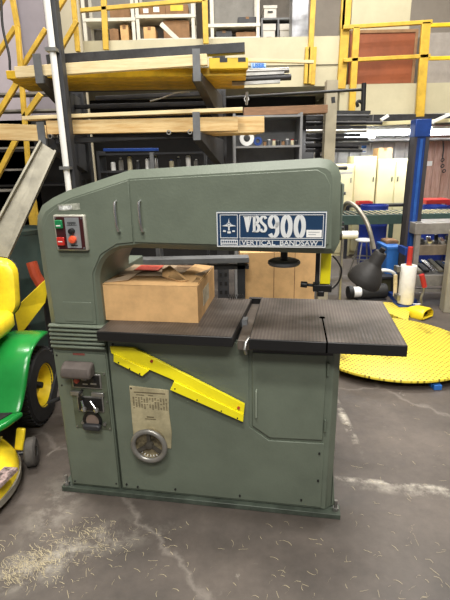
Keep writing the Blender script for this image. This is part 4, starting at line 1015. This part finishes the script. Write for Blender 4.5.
q = MB().box(0, .03, 0, .25, 0, .09); 
# lower level
long('lumber_board', WOOD, -25, 45, 123, 125, .105, .09, 3.33, 'short thick board end at the left edge on the lower rack level', 'board')
long('lumber_board', WOOD, 45.8, 238, 120.5, 116.5, .09, .09, 3.34, 'long thick board on the lower rack level', 'board', Y1=3.3)
long('lumber_board', WOODL, 22, 243, 116, 107, .024, .12, 3.33, 'thin pale board lying on top of the long thick board on the lower rack level', 'board', Y1=3.27)
for i in range(3):
    a = P(236, 110.5, 3.48+i*.10); c = P(264-i*3, 110.5, 3.48+i*.10)
    tag(on_arms(185, 264-i*4, 3.52+i*.10, .003, .085, .11, True).build('lumber_block', WOOD, bev=.003), ['pale upright board end right of the lower rack arm', 'pale board just behind the front board end right of the rack arm', 'pale board rearmost beside the lower rack arm'][i], 'board', 'board ends beside the lower rack arm')
long('steel_channel', DSTEEL, 47, 200, 139, 131.5, .035, .08, 3.38, 'dark steel channel lying under the boards of the lower rack level', 'steel channel')
for i, (px, py) in enumerate(((51, 136.5), (169, 132.5), (190, 132))):
    a = P(px, py, 3.33); tag(MB().lathe([(.010, -.02), (.016, -.02), (.016, .10), (.010, .10)], a, (0, 1, 0), 14, True).build('pipe_end', STEEL), ['small round pipe end under the boards near the left rack arm', 'small round pipe end under the middle of the boards', 'small round pipe end just left of the right rack arm'][i], 'pipe', 'pipe ends under the boards')
for i, (x0, x1, y0, y1) in enumerate(((95, 208, 96, 91), (60, 212, 105, 101), (48, 205, 88, 84))):
    long('steel_bar', DSTEEL, x0, x1, y0, y1, .03, .05, 4.0, ['dark bar lying deep in the rack below the yellow beams, middle one', 'dark bar lying deep in the rack, lowest below the yellow beams', 'dark bar lying deep in the rack, topmost just below the yellow beams'][i], 'bar', 'bars deep in the rack')
tag(MB().tube(spline([P(150, 101, 3.9), P(162, 98, 3.9), P(176, 93, 3.9), P(190, 92, 3.9)]), .006, 6).build('loose_cable', WHITE), 'thin pale cable hanging in the dark rack above the boards', 'cable')

# dark post with white conduit in front of the rack
a, c = P(45, -8, 3.05), P(72, 205, 3.05)
post = thing('steel_post', 'dark grey steel post with a white conduit standing behind the bandsaw at left', 'post', (c.x, 3.05, 0))
xp = (P(53.5, 10, 3.05).x+P(68.5, 185, 3.05).x)/2
pw = .03
MB().box(xp-pw, xp+pw, 3.05, 3.13, 0, 4.2).build('post_body', DGREY, post, world=True, bev=.004)
xcnd = (P(48, 10, 3.0).x+P(66, 185, 3.0).x)/2
MB().cyl((xcnd, 3.02, .6), (xcnd, 3.02, 4.2), .019).build('white_conduit', WHITE, post, world=True)
for py in (49, 168):
    z = P(60, py, 3.0).z; MB().box(xcnd-.035, xcnd+.03, 2.99, 3.05, z-.01, z+.01).build('conduit_clamp', STEEL, post, world=True)

# ---- shelves in the dark store
def shelf_unit(px0, px1, pytop, pys, Y, d, label, mt=DGREY, z0=0, top=None, back=True, t_=.025, name='shelf_unit'):
    a = P(px0, pytop, Y); c = P(px1, pytop, Y); w = c.x-a.x; h = (top or a.z)-z0
    t = thing(name, label, 'shelf', (a.x, Y, z0))
    for x in (0, w-t_): MB().box(x, x+t_, 0, d, 0, h).build('side_panel', mt, t)
    zs_ = []
    for py in pys:
        z = P((px0+px1)/2, py, Y).z-z0; MB().box(t_, w-t_, .004, d, z-.02, z).build('shelf', mt, t); zs_.append(z+z0)
    if back: MB().box(0, w, d, d+.012, 0, h).build('back_panel', mt, t)
    return t, zs_
_, zs1 = shelf_unit(233, 303, 113.5, (115, 145.5, 175), 4.9, .35, 'grey metal shelf unit with rolls and jars behind the bandsaw head', mat('shelf_grey', '8A8B8C', .5, .1, .12))
a = P(271, 130, 4.9); MB().box
_sh = bpy.data.objects['shelf_unit']
z = zs1[1]+.002
a = P(247, 138, 4.95)
q = MB().lathe([(.035, -.03), (.075, -.03), (.075, .03), (.035, .03)], (a.x, 5.0, z+.076), (0, 1, 0), 28, True)
tag(q.build('tape_roll', WHITE), 'white tape roll standing on the grey shelf', 'tape roll')
a = P(258, 140, 4.95)
tag(MB().lathe([(.02, -.03), (.045, -.03), (.045, .03), (.02, .03)], (a.x, 5.0, z+.046), (0, 1, 0), 22, True).build('tape_roll', BLUE), 'small blue roll beside the white tape roll', 'tape roll')
names = ['leftmost', 'second from left', 'third from left', 'fourth from left', 'fourth from right', 'third from right', 'second from right', 'rightmost']
for i in range(8):
    a = P(265+i*4.6, 140, 4.98); h = .045+.02*((i*3) % 4)/3; r = .018+.003*(i % 2)
    t = thing('small_jar', f'{["brown","grey","pale","dark"][i%4]} small jar on the grey shelf, {names[i]}', 'jar', (a.x, 5.0+.04*(i % 2), z), 0, 'jars on the grey shelf')
    MB().lathe([(0, 0), (r, 0), (r, h*.75), (r*.8, h*.85), (0, h*.85)], n=14).build('jar_body', [CARDD, GREY, CREAM, DSTEEL][i % 4], t)
    MB().lathe([(r*.85, h*.85), (r*.85, h), (0, h)], n=14).build('lid', [BLACK, WHITE, RED, STEEL][i % 4], t)
long('brown_plank', WOODB, 244, 328, 107.5, 104.5, .08, .2, 5.15, 'brown plank lying above the grey metal shelf unit', 'plank')
t2, zs2 = shelf_unit(96, 206, 151, (152.5, 170), 5.0, .3, 'low grey shelf with cans behind the boards at left', DGREY, back=False)
MB().box(.56, .60, 0, .3, 0, P(160, 152, 5.0).z).build('divider', GREY, t2)
for i, px in enumerate((112, 120, 129, 137, 147, 155, 171, 178, 188, 196)):
    a = P(px, 160, 5.05); h = .10+.03*((i*7) % 3); r = .026
    t = thing('spray_can', f'{["white","silver","pale","dark"][i%4]} spray can on the low shelf behind the boards, {["leftmost","second from left","third from left","fourth from left","fifth from left","sixth from left","fourth from right","third from right","second from right","rightmost"][i]}', 'can', (a.x, 5.08, zs2[1]+.002), 0, 'cans on the low shelf')
    MB().lathe([(0, 0), (r, 0), (r, h*.8), (r*.6, h*.9), (0, h*.9)], n=14).build('can_body', [WHITE, STEEL, CREAM, DGREY][i % 4], t)
    MB().cyl((0, 0, h*.9), (0, 0, h), r*.5, n=10).build('cap', [BLACK, WHITE, BLUE, WHITE][i % 4], t)
long('blue_tube', BLUE, 103, 158, 148.5, 148, .03, .05, 5.1, 'thin dark blue tube lying on the low shelf top', 'tube')
tag(MB().box(P(289, 98, 5.5).x-1.6, P(289, 98, 5.5).x+.3, 6.0, 6.9, P(280, 111, 6.0).z-.25, P(280, 111, 6.0).z-.1).build('storage_deck', DGREY), 'dark shelf deck deep in the store above the grey shelf unit', 'shelf') if False else None

# ---- black rod with hook
a, c = P(205, 99, 4.4), P(363, 89.5, 4.4)
t = thing('hooked_rod', 'long black rod with cross bar and hook at its right end above the shelf', 'rod', (a.x, 4.4, a.z))
MB().cyl(a, c, .013, n=12).build('rod', BLACK, t, world=True)
MB().cyl(P(364, 83, 4.4), P(363, 111, 4.4), .022, n=12).build('cross_bar', BLACK, t, world=True)
MB().tube(spline([P(363, 104, 4.4), P(359.5, 101, 4.4), P(357, 103, 4.4), P(358, 107, 4.4)]), .014).build('hook', BLACK, t, world=True)
MB().bar(P(333, 97, 4.4), P(333.5, 103, 4.4), .03, .02).build('clip', DGREY, t, world=True)
q = MB().cyl(P(247, 92, 4.35), P(246.5, 105, 4.35), .012, n=8)
q.lathe([(.02+.006*math.cos(k), .006*math.sin(k)) for k in (0, 1.05, 2.1, 3.14, 4.2, 5.2)], P(246.5, 99, 4.35), (0, 1, 0), 12, True)
tag(q.build('hanging_clip', CHROME), 'small shiny clip hanging from the black rod', 'clip')

# ---- bundle of bars right of the beige column
random.seed(21)
bars = [(112.5, 376, 'D'), (116, 375, 'D'), (119, 366, 'D'), (123, 388, 'D'), (127, 366, 'D'), (131, 372, 'S'), (135, 360, 'D'), (139, 374, 'D'), (144, 369, 'D'), (147, 358, 'D'), (151, 362, 'D'), (168, 347, 'D'), (173, 352, 'W')]
order = ['topmost', 'second from top', 'third from top', 'fourth from top', 'fifth from top', 'sixth from top', 'middle', 'sixth from bottom', 'fifth from bottom', 'fourth from bottom', 'third from bottom', 'second from bottom', 'lowest']
for i, (py, pxe, k) in enumerate(bars):
    Y = 5.6+random.random()*.5; a = P(306, py+2.0*(.5-random.random()), Y); c = P(pxe-6 if pxe > 370 else pxe, py, Y)
    mt_ = {'D': DSTEEL, 'S': STEEL, 'C': CHROME, 'W': WHITE}[k]
    q = MB().cyl(a, c, .022, n=12) if i % 2 else MB().bar(a, c, .05, .035)
    tag(q.build('stock_bar', mt_), f'{ {"D":"dark","S":"grey steel","C":"shiny","W":"white"}[k]} bar sticking out past the beige column, {order[i]} of the bundle', 'bar', 'metal bars past the beige column')
br = thing('bar_rack', 'dark bar rack behind the beige column holding the metal bars', 'rack', (P(320, 150, 6.0).x, 6.0, 0))
x = 0
for xx in (-.75, .02):
    MB().box(xx-.03, xx+.03, .20, .26, 0, P(320, 108, 6.3).z).build('rack_post', BLACK, br)
    for py in (114, 121, 129, 137, 145, 153, 170): 
        z = P(320, py, 6.0).z-.05; MB().box(xx-.02, xx+.02, -.45, .25, z-.012, z+.012).build('rack_arm', BLACK, br)
# long cream and dark beams under the balcony edge
long('cream_beam', CREAML, 352, 470, 123, 117.5, .045, .08, 6.2, 'long cream beam crossing in front of the fluorescent lights', 'beam')
long('dark_beam', DSTEEL, 335, 470, 115, 113.5, .09, .12, 6.9, 'dark steel beam under the edge of the cream balcony', 'beam')
for i, (x0, y0, x1, y1) in enumerate(((381, 120, 388, 115.5), (428, 124, 449, 114.5))):
    tag(MB().bar(P(x0, y0, 6.15), P(x1, y1, 6.15), .05, .035).build('diagonal_brace', WHITE), ['short white diagonal brace left of the blue mast top', 'white diagonal brace right of the blue mast top'][i], 'brace', 'white braces under the balcony')

# ------------------------------------------------------------------ BALCONY
def rail(name, label, Y, posts, rails, r=.035, mt=YELR):
    a = P(posts[0][0], posts[0][2], Y); t = thing(name, label, 'railing', (a.x, Y, a.z))
    for (x0, y0, x1, y1, w) in [(p[0], p[1], p[0] if len(p) < 4 else p[3], p[2], p[4] if len(p) > 4 else 2) for p in posts]:
        MB().bar(P(x0, y0, Y), P(x1, y1, Y), w, .05, up=(0, -1, 0)).build('post', mt, t, world=True, bev=.006)
    for (x0, y0, x1, y1) in rails:
        MB().bar(P(x0, y0, Y), P(x1, y1, Y), .05, .05).build('rail', mt, t, world=True, bev=.006)
    return t
yr = YM-.08
rail('yellow_railing', 'yellow railing along the right balcony in front of the brown panel', yr,
     [(356.5, 27, 113, 351.5, .09), (426, 22, 117, 419.5, .12)], [(343, 27.5, 432, 22), (343, 60.5, 430, 56)], mt=YELR)
rail('yellow_railing', 'yellow railing section at the right edge of the picture beyond the corner post', yr+.25, [(475, 20, 80, 474, .08)], [(430, 25.5, 476, 24), (428, 58.5, 476, 57.5)], mt=YEL)
rail('yellow_post', 'pair of tall yellow posts left of the beige column top', YM-.028, [(313.5, -8, 84, 309, .07), (308, 47, 84, 306, .07), (314.5, 47, 85, 312.5, .06)], [])
rail('yellow_post', 'tall yellow double post at the corner where the balcony steps', YM-.028, [(347.5, -8, 89, 341, .12), (344, -8, 30, 342, .06)], [])
rail('yellow_railing', 'yellow railing on the upper level in front of the carton shelves', yr,
     [(103.5, -5, 50, 106, .075), (204.5, -5, 44, 206, .075), (76, -5, 52, 79, .075)], [(76, 11, 206, -.5), (310, -3, 206, -9)])
# brown panel and crates on the right balcony
def panel(name, px0, px1, py0, py1, Y, d, mt, label, cat, edge=None, z0=None):
    a = P((px0+px1)/2-(px1-px0)/2, py1, Y); c = P(px1, py0, Y); z = a.z if z0 is None else z0
    t = thing(name, label, cat, (a.x, Y, z))
    MB().box(0, c.x-a.x, 0, d, 0, c.z-z).build('panel_body', mt, t, bev=.004)
    if edge:
        w, h = c.x-a.x, c.z-z
        for bx_ in ((0, w, -.01, 0, h-.04, h), (0, w, -.01, 0, 0, .04), (w-.04, w, -.01, 0, .04, h-.04)): MB().box(*bx_).build('edge_strip', edge, t)
    return t
panel('brown_partition', 348, 418.5, 29, 83, YM+.25, .06, BROWNP, 'big brown panel standing behind the yellow balcony railing', 'panel', CARDD, z0=zR1+.002)
panel('cream_crate', 351, 412, -2, 27, YM+.8, .8, CREAM, 'tall cream crate showing above the brown panel', 'crate', z0=zR1+.002)
panel('grey_cabinet', 421, 470, 32, 83, YM+.9, .5, mat('cabinet_grey', '9C958E', .5, 0, .1), 'grey cabinet behind the railing at the right edge', 'cabinet', z0=zR1+.002)
# upper level shelving with cartons
zd = zL1+.002
Ys = 8.0
WS = mat('shelf_white', 'D6D2C4', .5, 0, .1)
def open_shelf(px0, px1, pys, label, ups, z0=zd, Y=Ys):
    a = P(px0, 20, Y); c = P(px1, 20, Y); w = c.x-a.x
    t = thing('storage_shelving', label, 'shelving', (a.x, Y, z0), 0, 'shelving on the upper level')
    for u in ups:
        x = P(u, 20, Y).x-a.x
        for y in (0, .45): MB().box(x-.025, x+.025, y, y+.04, 0, 1.9).build('upright', WS, t)
    zz_ = []
    for py in pys:
        z = P((px0+px1)/2, py, Y).z-z0
        if z < .03: z = .03
        MB().box(-.02, w+.02, .04, .45, z-.035, z).build('shelf_board', WS, t); MB().box(-.02, w+.02, -.012, -.001, z-.045, z).build('shelf_lip', WS, t); zz_.append(z+z0)
    MB().box(0, w, .49, .5, 0, 1.9).build('back_sheet', mat('shelf_back', '8D8A84', .7, 0, .1), t)
    return zz_
sA = open_shelf(84, 134, (41, 18), 'white shelving with cartons on the upper level, left bay', (84, 133))
sB = open_shelf(137, 194, (38.5, 14.5), 'white shelving with cartons on the upper level, bay behind the leaning rail', (137.5, 193))
sC = open_shelf(209, 259, (37, 23.5), 'white shelving with dim contents on the upper level, right bay', (212, 258))
cl = [(121, 128, 25, 'small tan carton on the left bay of the upper shelving', sA[0], CARD), (110, 118, 29, 'dark small carton on the left bay of the upper shelving', sA[0], CARDD),
      (112, 130, 8, 'brown carton on the top board of the left bay', sA[1], CARDD),
      (144, 155, 27, 'tan carton left on the lower board of the bay behind the leaning rail', sB[0], CARD), (164, 189, 20.5, 'wide dark brown carton on the lower board of the bay behind the leaning rail', sB[0], CARDD),
      (141, 165, 4, 'brown carton left on the upper board of the bay behind the leaning rail', sB[1], CARDD), (167, 188, 4.5, 'brown carton with yellow label on the upper board of the bay behind the leaning rail', sB[1], CARDD),
      (236, 256, 32, 'flat reddish carton on the lower board of the right bay', sC[0], CARDD), (216, 232, 31, 'flat dark carton left on the lower board of the right bay', sC[0], DGREY), (238, 257, 17, 'dark flat carton on the upper board of the right bay', sC[1], DGREY)]
for i, (x0, x1, yt, lb, z, mt_) in enumerate(cl):
    t = carton(x0, x1, yt, 40, Ys+.06, .33, lb, mt_, z0=z+.002, group='cartons on the upper shelving')
    if 'yellow label' in lb: MB().box(-.10, .10, -.170, -.1655, .06, .14).build('yellow_label', YEL, t)
    if lb.startswith('brown carton left'): MB().box(-.14, -.06, -.170, -.1655, .04, .10).box(.02, .11, -.170, -.1655, .05, .12).build('white_label', WHITE, t)
tag(MB().bar(P(161, 24, YM+.3), P(184, 46, YM+.3), .05, .06).build('leaning_rail', WS), 'pale rail leaning diagonally in front of the cartons on the upper level', 'rail')
# file boxes
fs_ = thing('file_shelf', 'low grey shelf with white file boxes on the upper level', 'shelf', (P(261.2, 33, Ys).x, Ys, zd))
w = P(294, 33, Ys).x-P(260, 33, Ys).x; zf = P(276, 19.5, Ys).z-zd
for x in (0, w/2-.012, w-.025): MB().box(x, x+.025, 0, .4, 0, zf).build('side_panel', GREY, fs_)
MB().box(0, w, 0, .4, zf, zf+.025).build('shelf', GREY, fs_); MB().box(0, w, .4, .41, 0, 1.4).build('back_panel', mat('brownish', '5E5850', .8), fs_)
FB = mat('file_box_white', 'C9C5BC', .7, 0, .08)
carton(264, 276.5, 6, 18, Ys+.03, .3, 'white file box on top of the grey shelf', FB, 'file_box', 'box', 'white file boxes', z0=zd+zf+.027, lid=True)
carton(263.0, 275.2, 24.5, 33, Ys+.03, .3, 'white file box at the left inside the grey shelf', FB, 'file_box', 'box', 'white file boxes', z0=zd+.002, lid=True)
carton(279.8, 291.0, 24.5, 33, Ys+.03, .3, 'white file box at the right inside the grey shelf', FB, 'file_box', 'box', 'white file boxes', z0=zd+.002, lid=True)
panel('silver_panel', 292, 309, -8, 24, YM+.35, .3, mat('galvanised', 'A3A5AA', .35, .6, .25, 5), 'shiny galvanised box beside the tall yellow post on the upper level', 'box', z0=zd)
panel('grey_chest', 262, 345, 27, 37, YM+.1, .1, CREAM, 'low cream kerb board along the upper level edge', 'board', z0=zd) if False else None
a = P(251, 68.5, YM-.02); c = P(266, 61.5, YM-.02)
s = thing('fascia_sign', 'small blue and white sign on the cream fascia above the tubes', 'sign', (a.x, YM-.02, a.z))
MB().box(0, c.x-a.x, 0, .012, 0, c.z-a.z).build('sign_board', mat('sign_lightblue', 'A8C4E2', .5), s)
text('USER', .075, (.02, -.003, (c.z-a.z)-.075), BLUEB, s, bold=.003)
MB().box(.03, c.x-a.x-.03, -.003, 0, .015, .025).build('sign_line', BLUEB, s)

# ------------------------------------------------------------------ STAIR at left
def yb_(t, pts, Y, w=.07, name='brace', mt=YELR):
    MB().bar(P(pts[0], pts[1], Y), P(pts[2], pts[3], Y), w, .05, up=(0, -1, 0)).build(name, mt, t, world=True, bev=.004)
st = thing('yellow_stair', 'yellow steel stair with railings behind the rack at the left edge', 'stair', (P(10, 200, 4.9).x, 4.9, 0))
for p in ((-4, 2, 10, 0), ):
    pass
for g_ in ((12, -4, 17.5, 27), (17.5, 27, 29, 175)): yb_(st, g_, 5.0, .042, 'post')
yb_(st, (73, -5, 78, 52), 5.1, .042, 'post')
for g_ in ((-6, 60, 15.5, 27), (-4, 10, 6, -6), (21, 69, 46, 29), (54, 16, 66, -4), (60, 51, 77, 21)): yb_(st, g_, 5.06, .04, 'brace')
for g_ in ((-6, 121, 18, 82), (24, 118, 41, 94), (-6, 183, 18, 136)): yb_(st, g_, 5.0, .05, 'stringer')
for i, (py, x1) in enumerate(((92, 62), (109, 60), (128, 45), (147, 36), (169, 30), (190, 20))):
    a = P(-25, py, 5.1); c = P(x1, py-.5, 5.1)
    MB().box(a.x, c.x, 5.1+.0, 5.32, c.z-.02, c.z).build('tread', mat('tread_grey', '8C8880', .5, .3, .15), st, world=True)
MB().bar(P(-25, 205, 5.3), P(-25, 60, 5.3), .06, .05).build('post', YELR, st, world=True)
zb = P(28, 182, 5.0); MB().box(zb.x-.04, zb.x+.04, 4.98, 5.06, 0, zb.z).build('post', YELR, st, world=True)
tag(MB().tube(spline([P(1, -5, 4.7), P(2, 20, 4.7), P(4, 34, 4.7), P(9, 55, 4.7), P(10, 70, 4.7)]), .012, 8).build('hanging_cable', BLACK), 'black cable hanging at the upper left corner', 'cable')
# pale panels upper left
for i, (x0, x1, lb, mt_) in enumerate(((-20, 12, 'pale lilac-grey panel at the far upper left', 'A89FA4'), (13, 40, 'pale lilac-grey panel left of the dark post', '857E83'), (56, 76, 'cream panel just right of the dark post', 'A9A088'))):
    a = P(x0, 95, 6.3+i*.1); c = P(x1, -20, 6.3+i*.1)
    t = thing('wall_panel', lb, 'panel', (a.x, 6.3+i*.1, 0), 0, 'pale panels at the upper left')
    MB().box(0, c.x-a.x, 0, .05, 0 if i < 2 else 0, c.z).build('sheet', mat('panelc%d' % i, mt_, .6, 0, .08, 2), t)
    MB().box(0, .03, -.012, 0, 0, c.z).build('edge_trim', CREAM, t)
# dark shelving and drums under the stair
for i, (px, py, r) in enumerate(((14, 100, .22), (22, 195, .28), (95, 175, .2))):
    pass
t3, _z = shelf_unit(-30, 66, 118, (150, 185, 215), 5.9, .4, 'dark open shelf unit under the yellow stair', BLACK, back=True, name='shelf_unit')

# ------------------------------------------------------------------ wood shavings on the floor
random.seed(99)
q = MB()
def curl(x, y, l):
    a = random.random()*2*PI; c_ = (random.random()-.5)*3.5; n_ = 4; pts = []; px, py = x, y
    for i in range(n_+1):
        pts.append((px, py)); px += math.cos(a)*l/n_; py += math.sin(a)*l/n_; a += c_/n_
    w = .0006; vs = []; 
    for i, (u, v) in enumerate(pts):
        zz2 = .0015+.004*math.sin(PI*i/n_)*random.random(); vs += [(u-w, v-w, zz2), (u+w, v+w, zz2)]
    q.add(vs, [[2*i, 2*i+1, 2*i+3, 2*i+2] for i in range(n_)])
for cxp, cyp, sx, sy, cnt in ((35, 560, 22, 12, 230), (15, 575, 14, 10, 120), (70, 540, 28, 16, 90), (95, 530, 22, 12, 60), (110, 545, 40, 14, 50), (60, 565, 25, 14, 60)):
    for i in range(cnt):
        px, py = random.gauss(cxp, sx*.6), random.gauss(cyp, sy*.6)
        if px < 215 and py > 505:
            g_ = G(px, min(py, 640)); curl(g_.x, g_.y, .015+.025*random.random())
for i in range(150):
    g_ = G(random.uniform(0, 450), random.uniform(525, 600)); curl(g_.x, g_.y, .015+.03*random.random())
for i in range(40):
    g_ = G(random.uniform(345, 450), random.uniform(400, 520)); curl(g_.x, g_.y, .015+.03*random.random())
me_ = q
tag(q.build('wood_shavings', mat('shaving', 'B5A98A', .7, 0, .15), None, smooth=False), 'pale wood shavings scattered over the floor in front of the bandsaw', 'shavings', kind='stuff')

# ------------------------------------------------------------------ LIGHT
def area(name, loc, sx, sy, e, col=(1, .96, .9), rot=(0, 0, 0)):
    l = bpy.data.lights.new(name, 'AREA'); l.shape = 'RECTANGLE'; l.size = sx; l.size_y = sy; l.energy = e; l.color = col
    o = bpy.data.objects.new(name, l); COL.objects.link(o); o.location = loc; o.rotation_euler = rot; return o
area('high_bay_or_fill_light', (-.5, -.9, 6.2), 1.6, .5, 200)
area('high_bay_or_fill_light', (.3, -1.85, 4.4), 2.2, .7, 130, rot=(math.radians(52), 0, 0))  # added frontal fill behind the camera, tilted at the bandsaw, not a ceiling fixture
area('high_bay_or_fill_light', (1.8, 1.4, 6.2), 1.6, .5, 220)
area('high_bay_or_fill_light', (-2.2, 3.2, 6.2), 1.6, .5, 150)
area('high_bay_or_fill_light', (1.6, 4.6, 6.2), 1.6, .5, 190)
area('high_bay_or_fill_light', (-1.5, 5.6, 6.3), 1.6, .5, 90)
area('high_bay_or_fill_light', (3.2, 5.8, 6.3), 1.6, .5, 100)
for x in (1.6, 3.4): area('fluorescent_light', (x, 7.75, zR0-.12), 1.2, .2, 30, (.95, .98, 1))
w = bpy.data.worlds.new('world'); sc.world = w; w.use_nodes = True
w.node_tree.nodes['Background'].inputs[0].default_value = (.92, .95, 1, 1); w.node_tree.nodes['Background'].inputs[1].default_value = .11
sc.view_settings.view_transform = 'Standard'; sc.view_settings.look = 'None'; sc.view_settings.gamma = 1; sc.view_settings.use_curve_mapping = False
sc.view_settings.exposure = .38
